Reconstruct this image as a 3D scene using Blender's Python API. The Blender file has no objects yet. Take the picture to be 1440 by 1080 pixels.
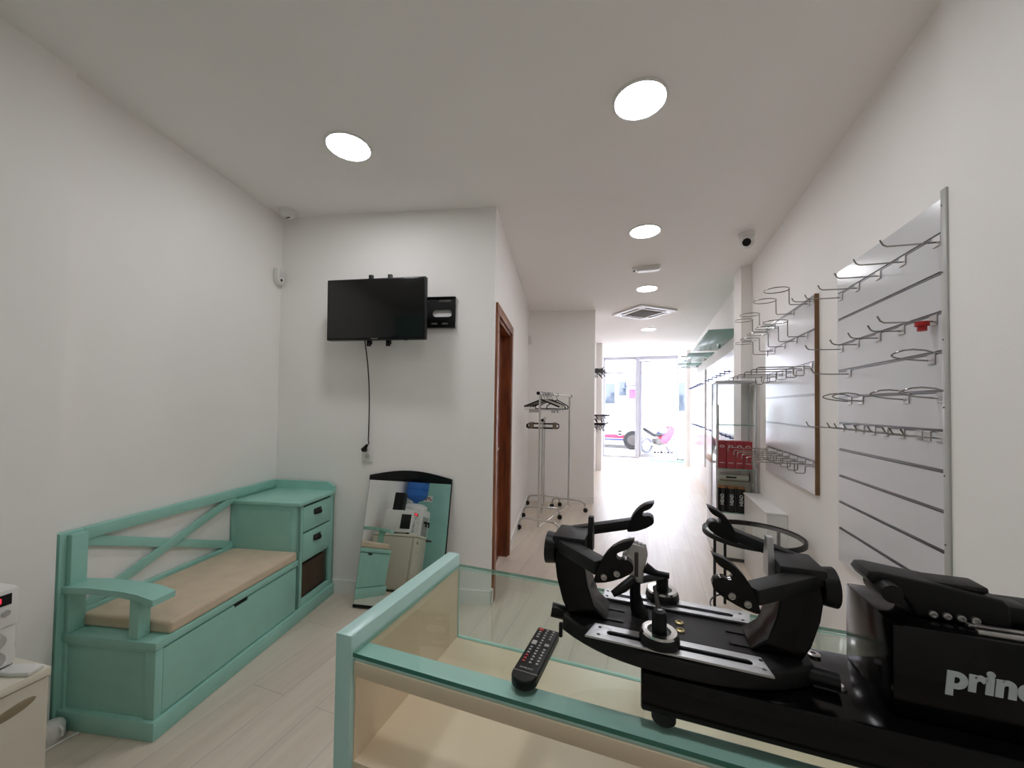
import bpy, bmesh, math, random
from mathutils import Vector, Matrix, Euler
random.seed(7)
PI = math.pi
scene = bpy.context.scene
COL = scene.collection
TH = 0.220158                       # the left half of the shop is built 12.6 degrees off the right-hand wall
dM = Vector((math.cos(TH), math.sin(TH), 0)); dL = Vector((-math.sin(TH), math.cos(TH), 0))
def ml(m, l, z=0.0): return dM*m + dL*l + Vector((0, 0, z))
HC = 2.63                           # ceiling height
XR = 0.885                          # right-hand wall

# ------------------------------------------------------------------ materials
def lin(c):
    return tuple(((v/255)/12.92 if v/255 <= 0.04045 else (((v/255)+0.055)/1.055)**2.4) for v in c) + (1.0,)
def new_mat(name):
    m = bpy.data.materials.new(name); m.use_nodes = True
    nt = m.node_tree; b = nt.nodes['Principled BSDF']
    return m, nt, b
def paint(name, rgb, rough=0.5, metal=0.0, spec=0.5, var=0.05, scale=6.0, bump=0.0, bscale=120.0, coat=0.0):
    """plain procedural paint: a little noise in the colour and optionally a fine bump"""
    m, nt, b = new_mat(name)
    c = lin(rgb)
    tc = nt.nodes.new('ShaderNodeTexCoord'); nz = nt.nodes.new('ShaderNodeTexNoise')
    nz.inputs['Scale'].default_value = scale; nz.inputs['Detail'].default_value = 4
    nt.links.new(tc.outputs['Object'], nz.inputs['Vector'])
    rp = nt.nodes.new('ShaderNodeValToRGB')
    rp.color_ramp.elements[0].position = 0.3; rp.color_ramp.elements[1].position = 0.7
    rp.color_ramp.elements[0].color = tuple(v*(1-var) for v in c[:3]) + (1,)
    rp.color_ramp.elements[1].color = tuple(min(1, v*(1+var)) for v in c[:3]) + (1,)
    nt.links.new(nz.outputs['Fac'], rp.inputs['Fac']); nt.links.new(rp.outputs['Color'], b.inputs['Base Color'])
    b.inputs['Roughness'].default_value = rough; b.inputs['Metallic'].default_value = metal
    b.inputs['Specular IOR Level'].default_value = spec; b.inputs['Coat Weight'].default_value = coat
    if bump > 0:
        n2 = nt.nodes.new('ShaderNodeTexNoise'); n2.inputs['Scale'].default_value = bscale
        bp = nt.nodes.new('ShaderNodeBump'); bp.inputs['Strength'].default_value = bump; bp.inputs['Distance'].default_value = 0.002
        nt.links.new(tc.outputs['Object'], n2.inputs['Vector'])
        nt.links.new(n2.outputs['Fac'], bp.inputs['Height']); nt.links.new(bp.outputs['Normal'], b.inputs['Normal'])
    return m
def emit(name, rgb, strength):
    m, nt, b = new_mat(name)
    b.inputs['Base Color'].default_value = lin(rgb)
    b.inputs['Emission Color'].default_value = lin(rgb); b.inputs['Emission Strength'].default_value = strength
    return m
def glass(name, tint=(240, 252, 247), ior=1.45, rough=0.0, gain=1.0):
    """thin sheet glass: clear transmission with a fresnel reflection"""
    m = bpy.data.materials.new(name); m.use_nodes = True; nt = m.node_tree
    nt.nodes.clear()
    out = nt.nodes.new('ShaderNodeOutputMaterial'); mx = nt.nodes.new('ShaderNodeMixShader')
    tr = nt.nodes.new('ShaderNodeBsdfTransparent'); gl = nt.nodes.new('ShaderNodeBsdfGlossy'); fr = nt.nodes.new('ShaderNodeFresnel')
    tr.inputs['Color'].default_value = lin(tint); gl.inputs['Roughness'].default_value = rough
    fr.inputs['IOR'].default_value = ior
    ge = nt.nodes.new('ShaderNodeNewGeometry'); mp = nt.nodes.new('ShaderNodeMath'); mp.operation = 'MULTIPLY'
    sb = nt.nodes.new('ShaderNodeMath'); sb.operation = 'SUBTRACT'; sb.inputs[0].default_value = 1.0
    nt.links.new(ge.outputs['Backfacing'], sb.inputs[1])
    nt.links.new(fr.outputs['Fac'], mp.inputs[0]); nt.links.new(sb.outputs[0], mp.inputs[1])
    mg = nt.nodes.new('ShaderNodeMath'); mg.operation = 'MULTIPLY'; mg.inputs[1].default_value = gain
    nt.links.new(mp.outputs[0], mg.inputs[0])
    nt.links.new(mg.outputs[0], mx.inputs['Fac']); nt.links.new(tr.outputs[0], mx.inputs[1]); nt.links.new(gl.outputs[0], mx.inputs[2])
    nt.links.new(mx.outputs[0], out.inputs['Surface'])
    return m
def wood(name, dark, light, rough=0.4, scale=(1, 1, 12), nscale=3.0):
    m, nt, b = new_mat(name)
    tc = nt.nodes.new('ShaderNodeTexCoord'); mp = nt.nodes.new('ShaderNodeMapping'); nz = nt.nodes.new('ShaderNodeTexNoise')
    mp.inputs['Scale'].default_value = scale; nz.inputs['Scale'].default_value = nscale; nz.inputs['Detail'].default_value = 6
    rp = nt.nodes.new('ShaderNodeValToRGB')
    rp.color_ramp.elements[0].position = 0.35; rp.color_ramp.elements[1].position = 0.68
    rp.color_ramp.elements[0].color = lin(dark); rp.color_ramp.elements[1].color = lin(light)
    nt.links.new(tc.outputs['Object'], mp.inputs['Vector']); nt.links.new(mp.outputs['Vector'], nz.inputs['Vector'])
    nt.links.new(nz.outputs['Fac'], rp.inputs['Fac']); nt.links.new(rp.outputs['Color'], b.inputs['Base Color'])
    b.inputs['Roughness'].default_value = rough
    return m
def floor_material():
    m, nt, b = new_mat('pale laminate planks')
    tc = nt.nodes.new('ShaderNodeTexCoord'); mp = nt.nodes.new('ShaderNodeMapping'); br = nt.nodes.new('ShaderNodeTexBrick')
    mp.inputs['Rotation'].default_value = (0, 0, PI/2 - 0.0)
    br.inputs['Scale'].default_value = 1.0; br.inputs['Brick Width'].default_value = 1.28; br.inputs['Row Height'].default_value = 0.19
    br.inputs['Mortar Size'].default_value = 0.0012; br.inputs['Bias'].default_value = 0.0; br.offset = 0.37
    br.inputs['Color1'].default_value = lin((224, 212, 197)); br.inputs['Color2'].default_value = lin((215, 202, 187)); br.inputs['Mortar'].default_value = lin((176, 165, 154))
    nt.links.new(tc.outputs['Object'], mp.inputs['Vector']); nt.links.new(mp.outputs['Vector'], br.inputs['Vector'])
    m2 = nt.nodes.new('ShaderNodeMapping'); m2.inputs['Scale'].default_value = (9, 0.9, 1)
    nz = nt.nodes.new('ShaderNodeTexNoise'); nz.inputs['Scale'].default_value = 2.2; nz.inputs['Detail'].default_value = 7; nz.inputs['Roughness'].default_value = 0.6
    nt.links.new(tc.outputs['Object'], m2.inputs['Vector']); nt.links.new(m2.outputs['Vector'], nz.inputs['Vector'])
    rp = nt.nodes.new('ShaderNodeValToRGB'); rp.color_ramp.elements[0].position = 0.3; rp.color_ramp.elements[1].position = 0.75
    rp.color_ramp.elements[0].color = (0.84, 0.82, 0.80, 1); rp.color_ramp.elements[1].color = (1, 1, 1, 1)
    nt.links.new(nz.outputs['Fac'], rp.inputs['Fac'])
    mx = nt.nodes.new('ShaderNodeMix'); mx.data_type = 'RGBA'; mx.blend_type = 'MULTIPLY'; mx.inputs['Factor'].default_value = 1.0
    nt.links.new(br.outputs['Color'], mx.inputs['A']); nt.links.new(rp.outputs['Color'], mx.inputs['B'])
    nt.links.new(mx.outputs['Result'], b.inputs['Base Color'])
    b.inputs['Roughness'].default_value = 0.33; b.inputs['Specular IOR Level'].default_value = 0.55
    return m
def grooved(name, rgb, axis='X', pitch=0.06, rough=0.45):
    """painted tongue-and-groove boarding: fine vertical grooves as bump"""
    m = paint(name, rgb, rough, var=0.05, scale=9)
    nt = m.node_tree; b = nt.nodes['Principled BSDF']
    tc = nt.nodes.new('ShaderNodeTexCoord'); sp = nt.nodes.new('ShaderNodeSeparateXYZ'); nt.links.new(tc.outputs['Object'], sp.inputs[0])
    dv = nt.nodes.new('ShaderNodeMath'); dv.operation = 'DIVIDE'; dv.inputs[1].default_value = pitch
    fr = nt.nodes.new('ShaderNodeMath'); fr.operation = 'FRACT'; gt = nt.nodes.new('ShaderNodeMath'); gt.operation = 'GREATER_THAN'; gt.inputs[1].default_value = 0.06
    nt.links.new(sp.outputs[axis], dv.inputs[0]); nt.links.new(dv.outputs[0], fr.inputs[0]); nt.links.new(fr.outputs[0], gt.inputs[0])
    bp = nt.nodes.new('ShaderNodeBump'); bp.inputs['Strength'].default_value = 0.4; bp.inputs['Distance'].default_value = 0.002
    nt.links.new(gt.outputs[0], bp.inputs['Height']); nt.links.new(bp.outputs['Normal'], b.inputs['Normal'])
    return m
def weave_mat(name):
    m, nt, b = new_mat(name)
    tc = nt.nodes.new('ShaderNodeTexCoord'); w = nt.nodes.new('ShaderNodeTexWave'); w.bands_direction = 'Z'
    w.inputs['Scale'].default_value = 28; w.inputs['Distortion'].default_value = 3; w.inputs['Detail Scale'].default_value = 9
    rp = nt.nodes.new('ShaderNodeValToRGB'); rp.color_ramp.elements[0].color = lin((28, 20, 14)); rp.color_ramp.elements[1].color = lin((104, 82, 62))
    nt.links.new(tc.outputs['Object'], w.inputs['Vector']); nt.links.new(w.outputs['Fac'], rp.inputs['Fac']); nt.links.new(rp.outputs['Color'], b.inputs['Base Color'])
    bp = nt.nodes.new('ShaderNodeBump'); bp.inputs['Strength'].default_value = 0.8; nt.links.new(w.outputs['Fac'], bp.inputs['Height']); nt.links.new(bp.outputs['Normal'], b.inputs['Normal'])
    b.inputs['Roughness'].default_value = 0.7
    return m

WALL = paint('white wall paint', (238, 235, 232), 0.75, var=0.012, scale=2.5, bump=0.12, bscale=180)
CEIL = paint('white ceiling paint', (236, 233, 230), 0.85, var=0.01, scale=2)
TRIM = paint('white skirting paint', (234, 232, 229), 0.5, var=0.01)
FLOOR = floor_material()
TEAL = paint('pale teal paint', (150, 200, 188), 0.42, var=0.05, scale=9)
TEALC = paint('pale teal counter laminate', (184, 219, 213), 0.3, var=0.03, scale=5)
TEALG = grooved('pale teal boarding', (147, 197, 184), 'Y', 0.052)
CREAM = paint('cream laminate', (232, 211, 184), 0.4, var=0.03, scale=4)
CUSH = paint('beige cushion cotton', (206, 188, 164), 0.9, var=0.06, scale=14, bump=0.3, bscale=420)
BLACK = paint('black satin plastic', (12, 12, 13), 0.42, var=0.1, spec=0.3)
BLACKM = paint('black matt powder coat', (22, 21, 22), 0.5, spec=0.35, var=0.12, scale=40, bump=0.1, bscale=600)
BLACKG = paint('black gloss lacquer', (7, 7, 8), 0.14, var=0.05, spec=0.28)
RUBBER = paint('black rubber', (20, 20, 20), 0.7, var=0.1)
SCREEN = paint('switched off screen', (8, 8, 9), 0.14, var=0.02)
CHROME = paint('chrome', (205, 203, 200), 0.18, 1.0, var=0.02)
WIRE = paint('dull chrome wire', (150, 147, 143), 0.22, 1.0, var=0.03)
STEEL = paint('brushed steel', (188, 186, 184), 0.34, 1.0, var=0.08, scale=30)
FRAME = paint('pale grey shop front frame', (178, 180, 190), 0.45, var=0.02)
ALU = paint('satin aluminium', (196, 197, 199), 0.42, 1.0, var=0.03)
SLAT = paint('white gloss slat board', (206, 206, 209), 0.2, var=0.01, spec=0.45)
GROOVE = paint('aluminium groove insert', (118, 118, 120), 0.3, 0.9, var=0.05)
EDGE = paint('brown board edge', (112, 82, 52), 0.6, var=0.1, scale=20)
WPLAST = paint('white plastic', (222, 221, 218), 0.4, var=0.01)
WGLOSS = paint('white lacquered board', (226, 225, 223), 0.35, var=0.01)
DOORWOOD = wood('reddish brown door wood', (92, 42, 20), (140, 72, 38), 0.32, (6, 6, 0.7), 4)
CASING = wood('brown door casing wood', (104, 56, 30), (156, 96, 58), 0.4, (8, 8, 0.7), 4)
OAK = wood('oak top', (186, 134, 96), (222, 176, 140), 0.45, (2, 10, 2), 3)
GLASS = glass('clear sheet glass', (248, 252, 250))
SHOPGLASS = glass('shop front glass', (247, 250, 250))
GGREEN = paint('green glass edge', (52, 120, 106), 0.15, var=0.05, coat=0.3)
GEDGE2 = paint('pale green glass edge', (142, 188, 172), 0.2, var=0.05)
def teal_glass():
    m, nt, b = new_mat('sea green shelf glass')
    b.inputs['Base Color'].default_value = lin((150, 190, 182)); b.inputs['Roughness'].default_value = 0.12
    b.inputs['Transmission Weight'].default_value = 0.35; b.inputs['IOR'].default_value = 1.1
    return m
SHELFGLASS = teal_glass()
MIRROR = paint('mirror silver', (232, 236, 234), 0.0, 1.0, var=0.0)
LAMP = emit('lit lamp diffuser', (250, 251, 255), 41.0)
REDLED = emit('red digits', (255, 30, 50), 2.0)
RED = paint('red card', (168, 34, 44), 0.5, var=0.06)
REDPLAST = paint('red plastic', (170, 26, 26), 0.4)
COPPER = paint('copper coloured lid', (178, 110, 62), 0.35, 0.6)
DGREY = paint('dark grey vent', (66, 62, 58), 0.6)
BLUEP = paint('blue plastic', (52, 78, 140), 0.5)
def water_mat():
    m, nt, b = new_mat('blue water bottle plastic')
    b.inputs['Base Color'].default_value = lin((40, 120, 210)); b.inputs['Roughness'].default_value = 0.15; b.inputs['Transmission Weight'].default_value = 0.35
    return m
WATER = water_mat()
WICKER = weave_mat('dark wicker weave')
GREENMAT = paint('green door mat', (120, 170, 140), 0.9, var=0.2, scale=60)
ASPHALT = paint('pale street paving', (178, 176, 172), 0.9, var=0.08, scale=4)
FACADE = paint('white street facade', (232, 230, 226), 0.8, var=0.03, scale=1)
CARW = paint('white car paint', (235, 235, 235), 0.25, coat=0.5, var=0.0)
PINK = paint('red car stripe', (200, 40, 70), 0.4, var=0.0)
NAVY = paint('navy car stripe', (48, 52, 110), 0.4, var=0.0)
TINT = paint('tinted window glass', (50, 58, 66), 0.1, var=0.02)
LILAC = paint('grey lilac fairing paint', (92, 96, 150), 0.35)
WALNUT = wood('dark walnut board', (48, 32, 24), (74, 50, 38), 0.4, (2, 2, 8), 4)

# ------------------------------------------------------------------ mesh helpers
def B(): return bmesh.new()
def add_box(bm, x0, x1, y0, y1, z0, z1, bev=0.0, segs=2, M=None):
    g = bmesh.ops.create_cube(bm, size=1.0)
    vs = g['verts']
    for v in vs:
        v.co = Vector(((x0+x1)/2 + v.co.x*(x1-x0), (y0+y1)/2 + v.co.y*(y1-y0), (z0+z1)/2 + v.co.z*(z1-z0)))
    if bev > 0:
        es = list({e for v in vs for e in v.link_edges})
        r = bmesh.ops.bevel(bm, geom=es, offset=bev, segments=segs, profile=0.5, affect='EDGES')
        vs = list({v for f in r['faces'] for v in f.verts} | {v for v in vs if v.is_valid})
    if M is not None:
        for v in vs: v.co = M @ v.co
    return bm
def bx(x0, x1, y0, y1, z0, z1, bev=0.0, segs=2): return add_box(B(), x0, x1, y0, y1, z0, z1, bev, segs)
def frame_axes(d):
    d = d.normalized(); a = Vector((0, 0, 1)) if abs(d.z) < 0.9 else Vector((1, 0, 0))
    u = d.cross(a).normalized(); return u, d.cross(u).normalized()
def add_tube(bm, pts, r, segs=8, closed=False, cap=True, radii=None):
    pts = [Vector(p) for p in pts]; n = len(pts); rings = []; u = None
    for i, p in enumerate(pts):
        if closed: d = (pts[(i+1) % n] - pts[i-1])
        else: d = (pts[min(i+1, n-1)] - pts[max(i-1, 0)])
        if d.length < 1e-9: d = Vector((0, 0, 1))
        d.normalize()
        if u is None: u, v = frame_axes(d)
        else:
            u = (u - d*u.dot(d)); u = u.normalized() if u.length > 1e-6 else frame_axes(d)[0]; v = d.cross(u)
        rr = radii[i] if radii else r
        rings.append([bm.verts.new(p + (u*math.cos(t) + v*math.sin(t))*rr) for t in [2*PI*k/segs for k in range(segs)]])
    m = n if closed else n-1
    for i in range(m):
        a, b2 = rings[i], rings[(i+1) % n]
        for k in range(segs): bm.faces.new((a[k], a[(k+1) % segs], b2[(k+1) % segs], b2[k]))
    if cap and not closed:
        bm.faces.new(rings[0][::-1]); bm.faces.new(rings[-1])
    return bm
def tube(pts, r, segs=8, **k): return add_tube(B(), pts, r, segs, **k)
def add_cyl(bm, p0, p1, r, segs=20, r2=None):
    return add_tube(bm, [p0, p1], r, segs, radii=[r, r if r2 is None else r2])
def cyl(p0, p1, r, segs=20, r2=None): return add_cyl(B(), p0, p1, r, segs, r2)
def add_lathe(bm, prof, c=(0, 0, 0), axis='Z', segs=32):
    """prof: list of (radius, height)"""
    c = Vector(c); rings = []
    for r, h in prof:
        ring = []
        for k in range(segs):
            a = 2*PI*k/segs; x, y = r*math.cos(a), r*math.sin(a)
            p = {'Z': (x, y, h), 'Y': (x, h, -y), 'X': (h, x, y)}[axis]
            ring.append(bm.verts.new(c + Vector(p)))
        rings.append(ring)
    for a, b2 in zip(rings, rings[1:]):
        for k in range(segs): bm.faces.new((a[k], a[(k+1) % segs], b2[(k+1) % segs], b2[k]))
    if prof[0] != prof[-1]:
        if prof[0][0] > 1e-5: bm.faces.new(rings[0][::-1])
        if prof[-1][0] > 1e-5: bm.faces.new(rings[-1])
    bmesh.ops.remove_doubles(bm, verts=bm.verts, dist=1e-6)
    bmesh.ops.recalc_face_normals(bm, faces=bm.faces)
    return bm
def lathe(prof, c=(0, 0, 0), axis='Z', segs=32): return add_lathe(B(), prof, c, axis, segs)
def plate(outlines, t, M=None, bev=0.0):
    """a flat plate with holes: first outline is the rim, the others are holes (2-D point lists); thickness t centred on z=0"""
    cu = bpy.data.curves.new('tmp', 'CURVE'); cu.dimensions = '2D'; cu.fill_mode = 'BOTH'; cu.extrude = t/2 - bev; cu.bevel_depth = bev
    cu.offset = -bev if bev else 0
    for o in outlines:
        s = cu.splines.new('POLY'); s.points.add(len(o)-1)
        for p, q in zip(s.points, o): p.co = (q[0], q[1], 0, 1)
        s.use_cyclic_u = True
    ob = bpy.data.objects.new('tmp', cu); me = bpy.data.meshes.new_from_object(ob)
    bm = B(); bm.from_mesh(me); bpy.data.objects.remove(ob); bpy.data.curves.remove(cu); bpy.data.meshes.remove(me)
    bmesh.ops.remove_doubles(bm, verts=bm.verts, dist=1e-6)
    if M is not None: bm.transform(M)
    return bm
def text_bm(s, size, t, M=None, bold=0.0, shear=0.0, sx=1.0):
    cu = bpy.data.curves.new('tmp', 'FONT'); cu.body = s; cu.size = size; cu.extrude = t/2; cu.offset = bold; cu.shear = shear
    ob = bpy.data.objects.new('tmp', cu); me = bpy.data.meshes.new_from_object(ob)
    bm = B(); bm.from_mesh(me); bpy.data.objects.remove(ob); bpy.data.curves.remove(cu); bpy.data.meshes.remove(me)
    if sx != 1: bm.transform(Matrix.Diagonal((sx, 1, 1, 1)))
    if M is not None: bm.transform(M)
    return bm
def rrect(w, h, r, n=5, cx=0, cy=0):
    pts = []
    for (sx, sy, a0) in ((1, 1, 0), (-1, 1, 90), (-1, -1, 180), (1, -1, 270)):
        for k in range(n+1):
            a = math.radians(a0 + 90*k/n)
            pts.append((cx + sx*(w/2-r) + r*math.cos(a), cy + sy*(h/2-r) + r*math.sin(a)))
    return pts
def circ(r, n=16, cx=0, cy=0): return [(cx + r*math.cos(2*PI*k/n), cy + r*math.sin(2*PI*k/n)) for k in range(n)]
def merge(bm, *others):
    for o in others:
        me = bpy.data.meshes.new('tmp'); o.to_mesh(me); o.free(); bm.from_mesh(me); bpy.data.meshes.remove(me)
    return bm
def xf(bm, M): bm.transform(M); return bm
def basis(X, Y, Z, o): 
    M = Matrix((X, Y, Z)).transposed().to_4x4(); M.translation = Vector(o); return M
def prism(poly, z0, z1, bev=0.0):
    bm = B(); vs = [bm.verts.new((p[0], p[1], z0)) for p in poly]; f = bm.faces.new(vs)
    r = bmesh.ops.extrude_face_region(bm, geom=[f])
    for v in [g for g in r['geom'] if isinstance(g, bmesh.types.BMVert)]: v.co.z = z1
    bmesh.ops.recalc_face_normals(bm, faces=bm.faces)
    if bev: bmesh.ops.bevel(bm, geom=list(bm.edges), offset=bev, segments=2, profile=0.5, affect='EDGES')
    return bm

# ------------------------------------------------------------------ object helpers
def link_mesh(name, bm, mats, parent=None, smooth=35):
    me = bpy.data.meshes.new(name); bm.to_mesh(me); bm.free()
    for m in (mats if isinstance(mats, (list, tuple)) else [mats]): me.materials.append(m)
    me.shade_smooth(); me.set_sharp_from_angle(angle=math.radians(smooth))
    o = bpy.data.objects.new(name, me); COL.objects.link(o)
    if parent is not None: o.parent = parent
    return o
def tag(o, label, cat, group=None):
    o['label'] = label; o['category'] = cat
    if group: o['group'] = group
    return o
class Thing:
    """an Empty at the thing's base; parts are meshes given in local coordinates, or in room coordinates with world=True"""
    def __init__(s, name, label, cat, loc=(0, 0, 0), rotz=0.0, group=None, world=False):
        s.o = bpy.data.objects.new(name, None); COL.objects.link(s.o); s.o.empty_display_size = 0.05
        s.o.location = loc; s.o.rotation_euler = (0, 0, rotz); s.world = world
        s.inv = (Matrix.Translation(Vector(loc)) @ Matrix.Rotation(rotz, 4, 'Z')).inverted()
        tag(s.o, label, cat, group)
    def part(s, name, bm, mat, parent=None, label=None, smooth=35):
        if s.world: bm.transform(s.inv)
        o = link_mesh(name, bm, mat, parent if parent is not None else s.o, smooth)
        if label: o['label'] = label
        return o
def single(name, bm, mat, label, cat, group=None, smooth=35):
    xs = [v.co for v in bm.verts]
    c = Vector(((min(v.x for v in xs)+max(v.x for v in xs))/2, (min(v.y for v in xs)+max(v.y for v in xs))/2, min(v.z for v in xs)))
    bm.transform(Matrix.Translation(-c)); o = link_mesh(name, bm, mat, None, smooth); o.location = c
    return tag(o, label, cat, group)
def struct(name, bm, mat, parent=None):
    o = link_mesh(name, bm, mat, parent); 
    if parent is None: o['kind'] = 'structure'
    return o
def dup(root, loc, rotz, label, group=None):
    r = root.copy(); COL.objects.link(r); r.location = loc; r.rotation_euler = (0, 0, rotz); r['label'] = label
    if group: r['group'] = group
    for ch in list(root.children):
        c = ch.copy(); COL.objects.link(c); c.parent = r
        for g in ch.children:
            d = g.copy(); COL.objects.link(d); d.parent = c
    return r
ORD = ['first', 'second', 'third', 'fourth', 'fifth', 'sixth', 'seventh', 'eighth', 'ninth', 'tenth', 'eleventh', 'twelfth']
RL = Matrix.Rotation(TH, 4, 'Z')

# ------------------------------------------------------------------ the room
def slab(poly, z0, z1): return prism(poly, z0, z1)
def wallbox(p, q, t, z0=0.0, z1=HC):
    """a wall whose visible face runs from p to q; its thickness t lies to the left of p->q"""
    p = Vector((p[0], p[1], 0)); q = Vector((q[0], q[1], 0)); n = Vector((-(q-p).y, (q-p).x, 0)).normalized()*t
    return slab([(p.x, p.y), (q.x, q.y), ((q+n).x, (q+n).y), ((p+n).x, (p+n).y)], z0, z1)
YF = 10.4
struct('floor', slab([(-4.2, -1.6), (1.2, -1.6), (1.2, YF+0.12), (-4.2, YF+0.12)], -0.12, 0.0), FLOOR)
struct('ceiling', slab([(-4.2, -1.6), (1.2, -1.6), (1.2, YF+0.12), (-4.2, YF+0.12)], HC, HC+0.12), CEIL)
MW, MN, LB = -1.992, -1.952, 2.475
P0 = ml(MW, 1.295); P1 = ml(MW, LB); P2 = ml(-0.436, LB)
struct('wall_left', wallbox(ml(MW, 1.2), P1 + dL*0.1, 0.12), WALL)
struct('wall_left_near', wallbox(ml(MN, -1.6), ml(MN, 1.27), 0.16), WALL)
struct('wall_back', wallbox(P1, P2 - dM*0.10, 0.10), WALL)
struct('wall_right', wallbox((XR, YF), (XR, -1.6), 0.2), WALL)
struct('wall_right_near', slab([(0.862, -1.6), (0.9, -1.6), (0.9, 1.555), (0.862, 1.555)], 0, HC), WALL)
struct('wall_right_column', slab([(0.80, 4.0), (0.9, 4.0), (0.9, 4.32), (0.80, 4.32)], 0, HC), WALL)
struct('wall_right_far', slab([(0.80, 9.45), (0.9, 9.45), (0.9, 9.75), (0.80, 9.75)], 0, HC), WALL)
struct('wall_rear', wallbox((1.2, -1.45), (-3.0, -1.45), 0.12), WALL)
# passage wall with a door opening between l=2.56 and l=3.32
pa, pb, pc, pd = LB+0.1, 2.585, 3.30, 5.30
struct('wall_passage', merge(wallbox(ml(-0.436, LB), ml(-0.436, pb), 0.10), wallbox(ml(-0.436, pc), ml(-0.436, pd), 0.10), wallbox(ml(-0.436, pb), ml(-0.436, pc), 0.10, 1.93, HC)), WALL)
struct('wall_stub', wallbox(ml(-0.436, 5.27), ml(0.468, 5.27), 0.22), WALL)
struct('wall_far_left', wallbox((-1.02, 5.45), (-1.02, 8.0), 0.1), WALL)
struct('wall_far_left_column', slab([(-1.15, 8.0), (-0.912, 8.0), (-0.912, 8.25), (-1.15, 8.25)], 0, HC), WALL)
struct('wall_shop_side', wallbox((-1.14, 8.25), (-1.14, YF), 0.1), WALL)
# skirting boards
def skirt(name, p, q, h=0.09, t=0.012): struct(name, wallbox(q, p, t, 0, h), TRIM)
skirt('baseboard_back', P1 + dM*0.0, P2 + dM*0.012)
skirt('baseboard_passage', ml(-0.436, LB-0.012), ml(-0.436, pb-0.065))
skirt('baseboard_passage_far', ml(-0.436, pc+0.065), ml(-0.436, 5.27))
skirt('baseboard_stub', ml(-0.436, 5.27), ml(0.468, 5.27))
# the brown door in the passage wall: casing on the face, recessed leaf
D = Thing('door_1', 'reddish brown wooden door in brown casing in the passage wall', 'door', ml(-0.436, (pb+pc)/2), TH); del D.o['label'], D.o['category']; D.o['kind'] = 'structure'
hw = (pc-pb)/2
cs = B()
for s in (-1, 1): add_box(cs, -0.005, 0.016, s*hw - (0.0 if s > 0 else 0.07), s*hw + (0.07 if s > 0 else 0.0), 0, 1.93, 0.003)
add_box(cs, -0.005, 0.016, -hw-0.07, hw+0.07, 1.93, 2.0, 0.003)
D.part('casing', cs, CASING)
jb = B()
for s in (-1, 1): add_box(jb, -0.11, 0.0, s*hw - (0.025 if s > 0 else 0), s*hw + (0 if s > 0 else 0.025), 0, 1.93)
add_box(jb, -0.11, 0.0, -hw, hw, 1.905, 1.93)
D.part('jamb', jb, DOORWOOD)
leaf = D.part('leaf', bx(-0.105, -0.068, -hw+0.027, hw-0.027, 0.008, 1.903, 0.002), DOORWOOD)
hd = cyl((-0.068, -hw+0.10, 0.98), (-0.060, -hw+0.10, 0.98), 0.024, 20)
add_tube(hd, [(-0.064, -hw+0.10, 0.98), (-0.022, -hw+0.10, 0.98), (-0.014, -hw+0.108, 0.98), (-0.014, -hw+0.13, 0.981), (-0.014, -hw+0.21, 0.984)], 0.008, 10)
D.part('door_handle', hd, CHROME, leaf)
D.part('keyhole', cyl((-0.068, -hw+0.10, 0.90), (-0.062, -hw+0.10, 0.90), 0.02, 18), CHROME, leaf)

# ------------------------------------------------------------------ shop front
ft = 0.06
fa = Vector((-1.14, YF, 0)); fb = Vector((-0.275, YF, 0)); fc = Vector((0.80, YF, 0))
w1 = Thing('window_1', 'x', 'window', fa, 0); del w1.o['label'], w1.o['category']; w1.o['kind'] = 'structure'
wf = B(); W1 = fb.x - fa.x
add_box(wf, 0, W1-0.055, -0.03, 0.03, 2.555, HC, 0.004); add_box(wf, 0, W1-0.055, -0.03, 0.03, 2.20, 2.235, 0.004); add_box(wf, 0, W1-0.055, -0.03, 0.03, 0, 0.05, 0.004); add_box(wf, 0, 0.04, -0.03, 0.03, 0.05, 2.555, 0.004)
w1.part('window_frame', wf, FRAME)
w1.part('pane', bx(0.03, W1-0.055, -0.004, 0.004, 0.04, 2.56), SHOPGLASS)
struct('trim_1', bx(fb.x-0.055, fb.x+0.055, YF-0.05, YF+0.05, 0, HC, 0.004), FRAME)
# sidelight beyond the door and its head
w2 = Thing('window_2', 'x', 'window', (0.66, YF, 0), 0); del w2.o['label'], w2.o['category']; w2.o['kind'] = 'structure'
wf = B(); add_box(wf, 0, 0.03, -0.03, 0.03, 0, HC, 0.003); add_box(wf, 0.195, 0.222, -0.03, 0.03, 0, HC, 0.003); add_box(wf, 0.03, 0.195, -0.03, 0.03, 2.10, 2.13, 0.003); add_box(wf, 0.03, 0.195, -0.03, 0.03, 0, 0.05, 0.003)
w2.part('window_frame', wf, FRAME)
w2.part('pane', bx(0.028, 0.197, -0.004, 0.004, 0.04, 2.60), SHOPGLASS)
struct('trim_2', bx(fb.x+0.055, 0.66, YF-0.04, YF+0.04, 2.545, HC, 0.004), FRAME)
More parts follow.
